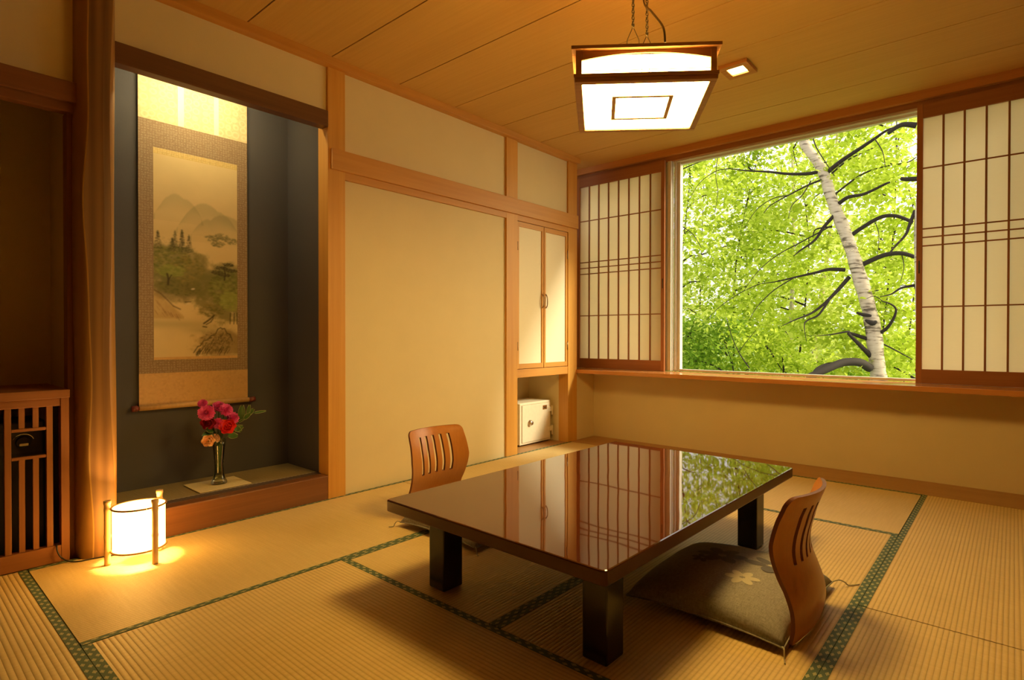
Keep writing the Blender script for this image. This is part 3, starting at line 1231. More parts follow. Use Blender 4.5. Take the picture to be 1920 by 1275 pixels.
def stroke(pts, w, col, k=.9):
    pts = np.array(pts, float)
    for (a, b_), (c, d_) in zip(pts[:-1], pts[1:]):
        m_ = int(max(abs(c-a)*nx, abs(d_-b_)*ny)*1.5)+2
        for q in np.linspace(0, 1, m_):
            pu, pv = a+(c-a)*q, b_+(d_-b_)*q
            x0, x1 = int(max(0, (pu-3*w)*nx)), int(min(nx, (pu+3*w)*nx+2))
            y0, y1 = int(max(0, (pv-3*w/AR)*ny)), int(min(ny, (pv+3*w/AR)*ny+2))
            if x1 <= x0 or y1 <= y0:
                continue
            dd = ((uu[y0:y1, x0:x1]-pu)/w)**2+((vv[y0:y1, x0:x1]-pv)*AR/w)**2
            al = np.exp(-dd)*k*.6
            img[y0:y1, x0:x1] = img[y0:y1, x0:x1]*(1-al[..., None])+np.array(col)*al[..., None]


INK = (.06, .05, .03)
# distant pines on the right
for s, (a, b_) in enumerate(((.68, .615), (.80, .63), (.92, .612), (.75, .59))):
    dabs(a, b_, .085, .016, 60, [(.17, .17, .08), (.22, .21, .10)], .014, 20+s, .55)
# left bank foliage
blob(.16, .455, .42, .115, (.17, .17, .065), .85, 30)
blob(.36, .385, .34, .085, (.16, .155, .06), .8, 31)
blob(.48, .46, .22, .07, (.25, .22, .085), .6, 32)
blob(.30, .335, .30, .055, (.17, .15, .06), .7, 36)
dabs(.30, .35, .24, .04, 200, [(.10, .11, .04), (.19, .18, .06)], .017, 37, .5)
dabs(.17, .48, .26, .075, 420, [(.10, .12, .035), (.16, .18, .05), (.25, .24, .07), (.33, .29, .10)], .018, 33, .55)
dabs(.38, .44, .20, .07, 240, [(.13, .13, .045), (.30, .24, .08), (.22, .2, .06)], .017, 34, .5)
dabs(.19, .43, .16, .028, 150, [(.20, .24, .06), (.30, .32, .09)], .02, 35, .6)
stroke([(.16, .36), (.165, .39), (.15, .415)], .010, INK)
stroke([(.165, .385), (.20, .41)], .007, INK)
# conifers
for s, (a, b_, h, k) in enumerate(((.05, .535, .085, .6), (.21, .53, .06, .55), (.32, .535, .10, .95), (.24, .545, .085, .4), (.40, .53, .085, .55))):
    for q in range(26):
        f = q/25
        dabs(a, b_+h*f, .052*(1-f)+.004, .006, 7, [INK, (.11, .11, .05)], .010, 400+s*40+q, .5*k)
# left cliff and shore
m_ = smooth(0, .02, (.335-.42*uu**1.15)-vv)*smooth(.185, .20, vv)*(uu < .34)
lay_(m_*(.5+.5*vnoise(18, 26, 40)), (.42, .28, .11), .8)
stroke([(0, .333), (.08, .315), (.15, .285), (.22, .255), (.30, .24)], .009, (.15, .10, .05), .7)
for q in range(24):
    a = RNG.uniform(0, .28)
    b_ = .20+RNG.uniform(0, 1)*(.30-.40*a-.02-.20)
    stroke([(a, b_+.02), (a+.03, b_)], .005, (.26, .16, .07), .4)
# right bank
blob(.84, .33, .36, .135, (.17, .165, .06), .85, 50)
blob(.92, .42, .22, .07, (.19, .18, .07), .7, 54)
blob(.80, .07, .34, .075, (.30, .22, .10), .6, 55)
dabs(.86, .40, .18, .06, 220, [(.12, .13, .04), (.22, .23, .07)], .018, 56, .55)
dabs(.83, .35, .20, .085, 420, [(.10, .12, .035), (.20, .22, .06), (.29, .30, .09), (.15, .14, .05)], .02, 51, .55)
dabs(.90, .29, .13, .05, 200, [(.24, .28, .07), (.33, .35, .10)], .02, 52, .55)
dabs(.68, .24, .16, .035, 150, [(.12, .12, .04), (.24, .2, .07)], .016, 53, .5)
for s, (a, b_) in enumerate(((.80, .465), (.88, .485), (.74, .44), (.92, .455), (.83, .43))):
    dabs(a, b_, .075, .010, 70, [INK, (.10, .10, .04)], .010, 60+s, .7)
stroke([(.83, .40), (.84, .44), (.82, .47)], .008, INK)
for a in (.90, .95, .99):
    stroke([(a, .17), (a+.005, .23)], .007, INK, .8)
# water
lay_(np.exp(-((vv-.165)/.022)**2)*smooth(1.1, .3, uu), (.30, .28, .14), .45)
lay_(np.exp(-((vv-.135)/.018)**2)*np.exp(-((uu-.55)/.2)**2), (.26, .26, .14), .4)
# rocks lower right
m_ = smooth(0, .02, .155-1.1*(uu-.80)**2*.9-.9*np.clip(.80-uu, 0, 1)*.36-vv)*(vv > .012)*(uu > .44)
lay_(m_*(.45+.55*vnoise(16, 40, 70)), (.25, .18, .08), .75)
stroke([(.45, .02), (.50, .052), (.53, .055), (.57, .082), (.62, .086), (.66, .108), (.71, .112), (.745, .142), (.78, .15), (.80, .143), (.83, .146), (.86, .12), (.90, .115), (.93, .08)], .0075, INK, .75)
dabs(.74, .075, .22, .05, 260, [(.10, .075, .035), (.36, .27, .12), (.18, .14, .06)], .013, 71, .5)
for q in range(52):
    a = RNG.uniform(.50, .90)
    top = .15-.9*abs(a-.79)*.40
    b_ = RNG.uniform(.03, max(.04, top-.01))
    stroke([(a, b_), (a-.012, b_-.012), (a-.03, b_-.018), (a-.036, b_-.03)], .005, INK, .5)
stroke([(.57, .17), (.62, .185), (.68, .205), (.70, .215)], .010, INK)
stroke([(.56, .155), (.61, .152)], .008, INK)
stroke([(.60, .165), (.66, .18), (.69, .20)], .008, INK, .7)
# hut specks
stroke([(.43, .345), (.46, .347)], .008, (.70, .62, .42))
stroke([(.36, .268), (.41, .270)], .008, (.66, .56, .36))
stroke([(.35, .278), (.42, .280)], .006, INK)

me = bpy.data.meshes.new('painting')
xs = np.linspace(pa, pb, nx)
zs_ = np.linspace(pz0+.014, pz1-.032, ny)
V = np.zeros((ny, nx, 3))
V[..., 0] = .0026
V[..., 1] = xs[None, :]
V[..., 2] = zs_[:, None]
idx = np.arange(nx*ny).reshape(ny, nx)
F = np.stack([idx[:-1, :-1], idx[:-1, 1:], idx[1:, 1:], idx[1:, :-1]], -1).reshape(-1, 4)
me.from_pydata(V.reshape(-1, 3).tolist(), [], F.tolist())
ca = me.color_attributes.new('paint', 'FLOAT_COLOR', 'POINT')
rgba = np.ones((nx*ny, 4), np.float32)
rgba[:, :3] = np.clip(img, 0, 1).reshape(-1, 3)
ca.data.foreach_set('color', rgba.ravel())
link('painting', me, m_paint, t)

# alcove lamp tucked behind the lintel
t = thing('alcove_lamp', 'small strip lamp behind the alcove lintel lighting the scroll', 'lamp', (-.16, 1.16, 2.37))
obj('lamp_housing', B(-.03, .03, -.32, .32, .018, .05), m_darkbeam, t)
bm = bmesh.new()
tube(bm, [(0, -.20, 0), (0, .20, 0)], .011, 12)
obj('lamp_tube', bm, m_tube, t, smooth=True)
bm = bmesh.new()
box(bm, -.006, .006, -.318, -.306, .0505, ZC-2.37)
box(bm, -.006, .006, .306, .318, .0505, ZC-2.37)
obj('lamp_bracket', bm, m_darkbeam, t)

# ------------------------------------------------------------------ bamboo mat, vase, flowers
VX, VY, VZ = -.262, 1.232, .1405
t = thing('bamboo_mat', 'small slatted bamboo mat under the glass vase in the alcove', 'mat', (-.262, 1.226, .1405))
for k in range(9):
    x = -.108+.216*k/8
    obj('bamboo_slat', B(x-.0118, x+.0118, -.127, .127, .0018, .0060), m_bammat, t, bevel=.001)
obj('mat_backing', B(-.117, .117, -.127, .127, .0002, .0017), m_darkbeam, t)
VZ = .1467
t = thing('glass_vase', 'slender clear glass vase holding the flowers on a bamboo mat', 'vase', (VX, VY, VZ))
prof_o = [(0, .0008), (.036, .0008), (.040, .006), (.038, .014), (.031, .030), (.026, .055), (.0225, .09), (.0235, .13), (.027, .17), (.031, .21), (.034, .245)]
prof_i = [(.0315, .245), (.0285, .21), (.0245, .17), (.021, .13), (.020, .09), (.0225, .055), (.028, .034), (.030, .026), (0, .022)]
bm = bmesh.new()
lathe(bm, prof_o+prof_i, 40)
obj('vase_body', bm, m_vase, t, smooth=True)
bm = bmesh.new()
lathe(bm, [(0, .0225), (.0285, .0265), (.0215, .055), (.0195, .09), (.0205, .13), (0, .13)], 32)
obj('water', bm, glass_mat('vase_water', .3, (.96, .96, .88)), t, smooth=True)


def petal(bm, base, d, up, L, W, cup, ruffle=0, ph=0.0):
    """a cupped petal strip: base point, direction d, facing up"""
    d = d.normalized()
    s = d.cross(up).normalized()
    u_ = s.cross(d).normalized()
    rows = []
    for i in range(5):
        f = i/4
        w = W*((.30+.75*f) if ruffle > .05*L else math.sin(PI*(.18+.60*f)))
        row = []
        for j in range(5):
            g = -1+j/2
            p = base+d*(L*f*(1-.12*g*g*f))+s*(g*w/2)+u_*(cup*L*(f*f)+.25*W*g*g*f)
            if ruffle and i == 4:
                p += d*(ruffle*math.sin(j*2.6+ph)) + u_*(ruffle*.6*math.cos(j*3.1+ph))
            row.append(bm.verts.new(p))
        rows.append(row)
    for i in range(4):
        for j in range(4):
            bm.faces.new((rows[i][j], rows[i][j+1], rows[i+1][j+1], rows[i+1][j])).smooth = True


rim = Vector((VX, VY, VZ+.235))


def flower(kind, u, v, x, size, mat, label, facing, grp):
    c = at(u, v, 'X', x)
    t = thing(kind, label, 'flower', c, 0, grp)
    f = Vector(facing).normalized()
    a = f.cross(Vector((0, 0, 1))).normalized()
    b = f.cross(a)
    bm = bmesh.new()
    rr = random.Random(hash((int(u), int(v))) % 9999)
    if kind == 'carnation':
        for layer, (cnt, tilt, L, W) in enumerate(((12, -.05, .95, .50), (12, .3, 1.0, .50), (11, .62, .95, .46), (9, .92, .88, .42), (7, 1.18, .82, .38), (5, 1.42, .8, .34))):
            for k in range(cnt):
                an = 2*PI*(k+.37*layer)/cnt+rr.uniform(-.2, .2)
                rad = a*math.cos(an)+b*math.sin(an)
                d = rad*math.cos(tilt)+f*math.sin(tilt)
                petal(bm, f*(-.15*size), d, f*math.cos(tilt)-rad*math.sin(tilt), L*size, W*size, .15, .10*size, rr.uniform(0, 6))
    else:
        for layer, (cnt, tilt, L, W, cup) in enumerate(((6, .28, 1.0, 1.0, .18), (5, .62, .92, .92, .30), (5, .95, .82, .80, .34), (4, 1.2, .74, .62, .34), (3, 1.42, .68, .46, .30))):
            for k in range(cnt):
                an = 2*PI*(k+.45*layer)/cnt+rr.uniform(-.12, .12)
                rad = a*math.cos(an)+b*math.sin(an)
                d = rad*math.cos(tilt)+f*math.sin(tilt)
                petal(bm, f*(-.25*size)+rad*.04*size, d, f*math.cos(tilt)-rad*math.sin(tilt), L*size, W*size, cup, .02*size, rr.uniform(0, 6))
    obj('bloom', bm, mat, t)
    bm = bmesh.new()
    e = Vector((VX, VY, VZ+.06+rr.uniform(0, .03)))+Vector((rr.uniform(-.009, .009), rr.uniform(-.009, .009), 0))
    rp = rim+Vector((rr.uniform(-.013, .013), rr.uniform(-.013, .013), 0))
    mid = (rp+c)*.5+Vector((0, 0, .012))
    tube(bm, [p-c for p in smooth_path([e, rp-Vector((0, 0, .06)), rp, mid, c-f*.2*size], 4)], .0022, 6)
    obj('stem', bm, m_stem, t, smooth=True)
    bm = bmesh.new()
    for k in range(3):
        an = rr.uniform(0, 2*PI)
        petal(bm, -f*.25*size, (a*math.cos(an)+b*math.sin(an)-f*.5), f, size*.9, size*.35, -.1)
    obj('calyx_leaf', bm, m_leafdark, t)
    return t


G = 'pink carnations in the vase'
flower('carnation', 380, 757, -.27, .026, m_pink, 'small pink carnation at the top left of the bouquet', (.7, -.4, .6), G)
flower('carnation', 387, 774, -.24, .044, m_pink, 'large pink carnation at the left of the bouquet', (.85, -.45, .25), G)
flower('carnation', 410, 763, -.28, .036, m_pink, 'pink carnation at the top middle of the bouquet', (.7, 0, .7), G)
flower('carnation', 423, 769, -.24, .038, m_pink, 'pink carnation at the top right of the bouquet', (.8, .1, .5), G)
flower('carnation', 436, 784, -.25, .037, m_pink, 'pink carnation at the right of the bouquet above the red rose', (.8, .25, .2), G)
flower('carnation', 409, 794, -.24, .032, m_pink, 'pink carnation in the middle touching the red rose', (.9, -.3, .1), G)
G = 'roses in the vase'
flower('rose', 427, 800, -.215, .046, m_red, 'open bright red rose at the right front of the bouquet', (.86, -.38, .22), G)
flower('rose', 391, 792, -.245, .042, m_crim, 'dark crimson rose under the large pink carnation', (.86, -.5, .05), G)
flower('rose', 391, 826, -.20, .036, m_peach, 'pale peach rose hanging over the vase rim', (.88, -.45, .0), G)
flower('rose', 404, 822, -.235, .028, m_peach, 'small peach rose behind the larger peach rose', (.6, .5, .3), G)

# leafy sprigs
def sprig(label, pts, leaves, mat):
    c = at(*pts[-1], 'X', -.25)
    t = thing('leaf_sprig', label, 'leaf sprig', c, 0, 'green sprigs in the vase')
    bm = bmesh.new()
    P = [at(u, v, 'X', -.25)-c for u, v in pts]
    tube(bm, [Vector((VX, VY, VZ+.08))-c, rim-Vector((0, 0, .02))-c]+smooth_path(P, 4), .0018, 6)
    obj('stem', bm, m_stem, t, smooth=True)
    for u0, v0, u1, v1, w in leaves:
        p0, p1 = at(u0, v0, 'X', -.25)-c, at(u1, v1, 'X', -.235)-c
        bm = bmesh.new()
        petal(bm, p0, p1-p0, Vector((.9, -.3, .35)), (p1-p0).length, w, .08)
        lf = obj('leaf', bm, mat, t)
        bm = bmesh.new()
        d = (p1-p0)
        s = d.cross(Vector((.9, -.3, .35))).normalized()
        for sg in (-1, 1):
            tube(bm, [p0+d*f+s*sg*w*.5*math.sin(PI*(.18+.72*f))+Vector((.9, -.3, .35))*(.08*d.length*f*f+.25*w*f) for f in np.linspace(.1, .98, 9)], .0014, 5)
        obj('leaf_margin', bm, m_leafrim, lf)
    return t


sprig('variegated leaf sprig reaching to the right of the bouquet', [(432, 806), (446, 792), (458, 780), (476, 774)],
      [(452, 786, 454, 760, .034), (462, 780, 476, 767, .026), (464, 779, 468, 759, .018), (476, 774, 499, 771, .014), (446, 792, 459, 786, .010), (456, 786, 470, 775, .024)], m_leafdark)
sprig('plain green leaf sprig low at the right of the red rose', [(420, 822), (432, 815), (444, 806)],
      [(438, 806, 456, 800, .036), (428, 816, 446, 818, .034), (440, 800, 452, 810, .03)], m_leafdark)
sprig('dark green leaf sprig low at the left of the bouquet', [(404, 815), (396, 808), (384, 812)],
      [(396, 810, 380, 820, .036), (400, 806, 386, 806, .036), (404, 812, 398, 830, .03)], m_leafdark)

# ------------------------------------------------------------------ pendant lamp
PC = Vector((1.935, 2.054, 1.932))
PR = math.radians(35.1)
t = thing('pendant_lamp', 'square wooden pendant lamp with glowing panes hanging over the table', 'lamp', PC, PR)
A = .262
Hh = .108
for sx in (-1, 1):
    for sy in (-1, 1):
        obj('corner_post', B(min(sx*A, sx*(A-.022)), max(sx*A, sx*(A-.022)), min(sy*A, sy*(A-.022)), max(sy*A, sy*(A-.022)), .010, Hh), m_lampwood, t, bevel=.001)


def ring(z0, z1, ro, ri):
    bm = bmesh.new()
    box(bm, -ro, ro, -ro, -ri, z0, z1)
    box(bm, -ro, ro, ri, ro, z0, z1)
    box(bm, -ro, -ri, -ri, ri, z0, z1)
    box(bm, ri, ro, -ri, ri, z0, z1)
    return bm


obj('top_rim', ring(Hh, Hh+.014, A+.017, A-.03), m_lampwood, t, bevel=.002)
obj('lower_rim', ring(.006, .020, A+.008, A-.02), m_lampwood, t, bevel=.0015)
obj('bottom_frame', ring(-.010, .006, A+.004, A-.022), m_lampwood, t, bevel=.0015)
for k in range(4):
    a = k*PI/2
    Rm = Matrix.Rotation(a, 4, 'Z')
    bm = bmesh.new()
    L = A-.022
    n = 20
    top = []
    for i in range(n+1):
        x = -L+2*L*i/n
        zt_ = Hh-.034+.024*(1-(x/L)**2)
        top.append((x, zt_))
    for yo in (-A+.003, -A+.012):
        pass
    f0 = [[bm.verts.new((x, yo, z)), ] for yo in () for x, z in top]
    rows = []
    for yo in (-A+.003, -A+.011):
        rows.append(([bm.verts.new((x, yo, z)) for x, z in top], [bm.verts.new((x, yo, Hh)) for x, _ in top]))
    for lo, hi in rows:
        for i in range(n):
            bm.faces.new((lo[i], lo[i+1], hi[i+1], hi[i]))
    for i in range(n):
        bm.faces.new((rows[0][0][i], rows[1][0][i], rows[1][0][i+1], rows[0][0][i+1]))
    bm.transform(Rm)
    obj('arched_valance', bm, m_lampwood, t)
    bm = B(-L, L, -A+.015, -A+.016, .020, Hh-.012)
    bm.transform(Rm)
    obj('paper_pane', bm, m_lampglow, t)
    bm = bmesh.new()
    box(bm, -L, L, -A+.012, -A+.0145, .038, .0395)
    for x in (-.014, .014):
        box(bm, x-.0008, x+.0008, -A+.012, -A+.0145, .020, Hh-.012)
    bm.transform(Rm)
    obj('lattice_bar', bm, m_lampwood, t)
obj('diffuser', B(-A+.024, A-.024, -A+.024, A-.024, -.004, -.002), m_lampbot, t)
obj('uplight_block', B(-A+.026, A-.026, -A+.026, A-.026, -.0015, .001), m_lampwood, t)  # plate added to keep the diffuser from lighting the ceiling
obj('inner_frame', ring(-.008, -.0045, .122, .106), m_lamppale, t)
for s in (-1, 1):
    obj('cross_brace', B(-A+.002, A-.002, s*.06-.012, s*.06+.012, Hh+.0145, Hh+.024), m_lampwood, t)


def chain(bm, p0, p1, link_l=.018, r=.0024):
    p0, p1 = Vector(p0), Vector(p1)
    d = p1-p0
    nl = int(d.length/(link_l*.72))
    for i in range(nl):
        c = p0+d*((i+.5)/nl)
        ang = (i % 2)*PI/2+.5
        s = Vector((math.cos(ang), math.sin(ang), 0))
        pts = []
        for q in range(11):
            b_ = 2*PI*q/10
            pts.append(c+Vector((0, 0, math.cos(b_)*link_l/2))+s*(math.sin(b_)*link_l*.28))
        tube(bm, pts, r, 5, False)


inv = (Matrix.Translation(PC) @ Matrix.Rotation(PR, 4, 'Z')).inverted()
zt = Hh+.024
for (u, ve, u0, u1, v0) in ((1187, 50, 1176, 1197, 80), (1213, 66, 1210, 1217, 80)):
    bot = at(u, ve, 'Z', 2.235)
    topp = Vector((bot.x-.01, bot.y+.03, ZC-.01))
    bl, tl = inv @ bot, inv @ topp
    tl = Vector((bl.x, bl.y, tl.z))
    bm = bmesh.new()
    chain(bm, bl, tl)
    obj('chain', bm, m_chain, t, smooth=True)
    bm = bmesh.new()
    for s in (-1, 1):
        tube(bm, [bl, (bl.x+s*.024, bl.y, bl.z-.055), (bl.x+s*.030, bl.y+.0, zt+.001)], .0019, 6)
    tube(bm, [bl+Vector((0, 0, .008)), bl-Vector((0, 0, .006))], .004, 8)
    obj('chain_hook', bm, m_chain, t, smooth=True)
bm = bmesh.new()
c0 = Vector((.02, .03, ZC-.012-PC.z))
pe = inv @ at(1247, 79, 'Z', PC.z+zt)
pm = inv @ at(1243, 50, 'Z', PC.z+zt+.065)
p2 = inv @ at(1222, 22, 'Z', PC.z+zt+.17)
p3 = inv @ at(1207, 0, 'Z', 2.36)
tube(bm, smooth_path([c0, p3, p2, pm, pe], 8), .0042, 8)
obj('power_cord', bm, m_chain, t, smooth=True)
bm = bmesh.new()
lathe(bm, [(0, ZC-PC.z-.022), (.05, ZC-PC.z-.022), (.055, ZC-PC.z-.001), (0, ZC-PC.z-.001)], 24, (.0, .02, 0))
obj('ceiling_rose', bm, m_lampwood, t)

# square ceiling lamp
t = thing('ceiling_lamp', 'small square ceiling lamp with a wooden frame behind the pendant', 'lamp', (1.850, 3.330, ZC))
obj('lamp_frame', ring(-.022, -.0005, .088, .050), m_postX, t, bevel=.002)
obj('diffuser', B(-.05, .05, -.05, .05, -.010, -.008), m_down, t)

# ------------------------------------------------------------------ garden beyond the window
bm = bmesh.new()
gx = np.linspace(-26, 10, 30)
gy = np.linspace(4.9, 40, 30)
gv = [[bm.verts.new((x, y, -2.4+max(0, y-12)*.13+.35*math.sin(x*.6)*math.cos(y*.5)+max(0, (-x-4))*.06)) for y in gy] for x in gx]
for i in range(29):
    for j in range(29):
        bm.faces.new((gv[i][j], gv[i+1][j], gv[i+1][j+1], gv[i][j+1]))
g = obj('garden_ground', bm, m_ground, smooth=True)
g['kind'] = 'structure'


def leaves_mesh(name, clusters, m, parent, seed, size=.08):
    """clusters: (centre, radii, count). every leaf is a small folded blade"""
    r = np.random.default_rng(seed)
    P = []
    for c, rad, cnt in clusters:
        d = r.normal(size=(cnt, 3))
        d /= np.linalg.norm(d, axis=1)[:, None]
        q = r.random(cnt)**(1/2.2)
        P.append(np.array(c)+d*q[:, None]*np.array(rad))
    P = np.concatenate(P)
    n = len(P)
    a = r.uniform(0, 2*PI, n)
    tilt = r.normal(-.35, .45, n)
    d = np.stack([np.cos(a)*np.cos(tilt), np.sin(a)*np.cos(tilt), np.sin(tilt)], 1)
    up = np.stack([r.normal(0, .45, n), r.normal(-.25, .45, n), np.ones(n)], 1)
    s = np.cross(d, up)
    s /= np.linalg.norm(s, axis=1)[:, None]
    nn = np.cross(s, d)
    L = (size*r.uniform(.6, 1.25, n))[:, None]
    W = L*.33
    v = np.stack([P, P+d*L*.35+s*W+nn*L*.06, P+d*L*.72+s*W*.75+nn*L*.02, P+d*L-nn*L*.1, P+d*L*.72-s*W*.75+nn*L*.02, P+d*L*.35-s*W+nn*L*.06], 1)
    V = v.reshape(-1, 3)
    base = np.arange(n)*6
    f1 = np.stack([base, base+1, base+2, base+3], 1)
    f2 = np.stack([base, base+3, base+4, base+5], 1)
    F = np.concatenate([f1, f2])
    me = bpy.data.meshes.new(name)
    me.vertices.add(len(V))
    me.vertices.foreach_set('co', V.astype(np.float32).ravel())
    me.loops.add(F.size)
    me.loops.foreach_set('vertex_index', F.astype(np.int32).ravel())
    me.polygons.add(len(F))
    me.polygons.foreach_set('loop_start', np.arange(len(F), dtype=np.int32)*4)
    me.update(calc_edges=True)
    me.validate()
    return link(name, me, m, parent)


def trace(pts, y0, y1):
    """photo polyline laid at depths running from y0 to y1"""
    n = len(pts)
    return [at(u, v, 'Y', y0+(y1-y0)*i/(n-1)) for i, (u, v) in enumerate(pts)]


def branch(parent, pts, y0, y1, r0, r1, name='branch'):
    P = smooth_path(trace(pts, y0, y1), 5)
    n = len(P)
    bm = bmesh.new()
    tube(bm, P, [r0+(r1-r0)*i/(n-1) for i in range(n)], 7)
    return obj(name, bm, m_branch, parent, smooth=True), P


# leaning birch
BY = 8.5
base = at(1646, 720, 'Y', BY)
t = thing('birch_tree', 'white-barked birch leaning left across the window view', 'tree', (0, 0, 0))
TR = [(1652, 860), (1648, 720), (1645, 690), (1640, 640), (1634, 600), (1624, 560), (1612, 520), (1600, 480), (1586, 440), (1572, 405), (1558, 370), (1546, 330), (1530, 300), (1512, 275), (1498, 240), (1486, 200), (1470, 150)]
RW = [36, 31, 31, 30, 29, 28, 27, 26, 25, 24, 23, 21, 20, 22, 18, 15, 12]
P = trace(TR, BY, BY)
sc = [w*.5*(BY*.8+1)/1054*.88 for w in RW]
bm = bmesh.new()
Ps = smooth_path(P, 4)
rs = list(np.interp(np.linspace(0, len(P)-1, len(Ps)), np.arange(len(P)), sc))
rs = [r_*(1+.05*math.sin(i*1.7)+.04*math.sin(i*.6)) for i, r_ in enumerate(rs)]
# extend the stem down to the garden
Ps = [Vector((Ps[0].x+.15, Ps[0].y, -2.6))]+Ps
rs = [rs[0]*1.25]+rs
tube(bm, Ps, rs, 16)
obj('trunk', bm, m_bark, t, smooth=True)
BR = [
    ([(1545, 318), (1520, 325), (1480, 326), (1440, 322), (1400, 320), (1366, 316)], 8.5, 8.2, .030, .006),
    ([(1552, 322), (1580, 300), (1610, 280), (1640, 260), (1662, 245), (1690, 235)], 8.5, 8.0, .034, .010),
    ([(1560, 325), (1590, 300), (1625, 283), (1665, 265)], 8.5, 8.9, .014, .006),
    ([(1565, 365), (1590, 345), (1620, 325), (1660, 312), (1700, 305), (1718, 295)], 8.5, 8.7, .014, .006),
    ([(1570, 384), (1590, 370), (1620, 364), (1660, 345), (1668, 342)], 8.5, 8.1, .030, .010),
    ([(1548, 335), (1520, 345), (1480, 365), (1445, 385), (1432, 400)], 8.5, 7.9, .016, .004),
    ([(1520, 340), (1505, 365), (1485, 385), (1478, 410)], 8.4, 7.8, .010, .003),
    ([(1572, 395), (1545, 425), (1528, 450), (1500, 470), (1488, 480)], 8.5, 8.1, .028, .006),
    ([(1560, 425), (1530, 430), (1524, 445)], 8.5, 8.3, .014, .005),
    ([(1588, 448), (1612, 430), (1650, 408), (1680, 405), (1712, 417)], 8.5, 8.6, .030, .022),
    ([(1610, 500), (1630, 490), (1660, 478), (1690, 475), (1715, 482)], 8.5, 8.6, .036, .026),
    ([(1585, 506), (1555, 505), (1530, 511), (1490, 520), (1456, 528), (1425, 532)], 8.5, 8.2, .028, .004),
    ([(1592, 520), (1570, 545), (1545, 570), (1520, 588), (1490, 600), (1465, 612)], 8.5, 7.8, .030, .004),
    ([(1556, 560), (1535, 590), (1515, 600), (1508, 610), (1512, 640)], 8.2, 7.9, .018, .003),
    ([(1640, 628), (1660, 618), (1675, 598), (1680, 580), (1670, 570), (1655, 565)], 8.5, 8.3, .026, .006),
    ([(1640, 640), (1610, 630), (1595, 625), (1588, 622), (1560, 627), (1530, 630)], 8.5, 8.0, .030, .003),
    ([(1590, 625), (1605, 640), (1625, 660), (1637, 672)], 8.2, 8.5, .018, .040),
    ([(1630, 690), (1612, 680), (1580, 680), (1550, 692), (1515, 708)], 8.4, 7.6, .060, .045),
    ([(1560, 682), (1535, 690), (1522, 705)], 8.0, 7.7, .030, .020),
    ([(1645, 640), (1670, 652), (1700, 668), (1718, 678)], 8.5, 8.8, .012, .004),
    ([(1522, 250), (1530, 275), (1545, 300), (1565, 330)], 8.3, 8.2, .010, .005),
    ([(1346, 290), (1342, 330), (1346, 360), (1340, 400)], 8.0, 7.8, .006, .003),
    ([(1280, 425), (1300, 440), (1315, 465)], 8.0, 8.0, .008, .004),
    ([(1556, 425), (1500, 455), (1455, 480), (1420, 510), (1395, 545)], 8.3, 7.8, .010, .003),
    ([(1480, 366), (1450, 372), (1420, 392), (1400, 420)], 8.0, 7.7, .008, .003),
    ([(1490, 520), (1450, 545), (1420, 575), (1405, 600)], 8.2, 7.8, .009, .003),
    ([(1425, 532), (1390, 548), (1350, 575), (1325, 600)], 8.2, 7.8, .007, .003),
    ([(1366, 316), (1340, 322), (1310, 345), (1290, 380)], 8.2, 7.9, .007, .003),
    ([(1405, 690), (1385, 660), (1370, 625), (1360, 585)], 8.6, 8.6, .010, .003),
    ([(1385, 660), (1400, 640), (1425, 610)], 8.6, 8.5, .006, .003),
    ([(1640, 260), (1655, 285), (1660, 315)], 8.1, 8.0, .008, .003),
    ([(1640, 415), (1648, 440), (1645, 480)], 8.5, 8.3, .006, .003),
    ([(1690, 475), (1695, 500), (1688, 530)], 8.6, 8.4, .007, .003),
    ([(1655, 565), (1640, 555), (1625, 560)], 8.3, 8.25, .006, .003),
]
tips = []
for pts, ya_, yb_, r0, r1 in BR:
    o, P_ = branch(t, pts, ya_, yb_, r0, r1)
    tips += P_[len(P_)//3:]
# small dark collar where the branch broke off
bm = bmesh.new()
P_ = smooth_path(trace([(1606, 586), (1618, 590), (1634, 592)], 8.37, 8.37), 4)
tube(bm, P_, [.014, .018, .022, .024, .026, .026, .024, .02, .014], 8)
P_ = smooth_path(trace([(1622, 600), (1636, 606), (1644, 602)], 8.38, 8.40), 4)
tube(bm, P_, [.012, .02, .028, .034, .036, .032, .026, .02, .012], 8)
obj('branch_collar', bm, m_branch, t, smooth=True)
cl = [(tuple(p+Vector((-.05, .42, .02))), (.34, .3, .22), 13) for p in tips]
leaves_mesh('foliage', cl, m_leafa, t, 21, .085)

# birch at the right edge of the window
t = thing('birch_tree', 'upright birch half hidden behind the right shoji screen', 'tree', (0, 0, 0))
P = trace([(1738, 860), (1737, 700), (1736, 600), (1734, 500), (1733, 420), (1738, 360), (1744, 300), (1748, 200)], 7.6, 7.6)
bm = bmesh.new()
Ps = [Vector((P[0].x, P[0].y, -2.6))]+smooth_path(P, 4)
tube(bm, Ps, [.10]*len(Ps), 14)
obj('trunk', bm, m_bark, t, smooth=True)
for pts, ya_, yb_, r0, r1 in [
    ([(1716, 395), (1706, 420), (1698, 440), (1680, 460), (1665, 478)], 7.6, 7.4, .022, .008),
    ([(1716, 535), (1690, 540), (1670, 552), (1650, 556)], 7.6, 7.3, .018, .004),
    ([(1722, 335), (1700, 336), (1690, 335)], 7.6, 7.5, .03, .02),
    ([(1718, 235), (1690, 234), (1665, 250)], 7.6, 7.5, .035, .02)]:
    branch(t, pts, ya_, yb_, r0, r1)
c0 = at(1690, 400, 'Y', 7.6)
leaves_mesh('foliage', [((c0.x+.1, 9.0, z), (.8, .4, .5), 130) for z in (3.6, 2.9, 2.2, 1.6, 1.0)], m_leafa, t, 22, .09)


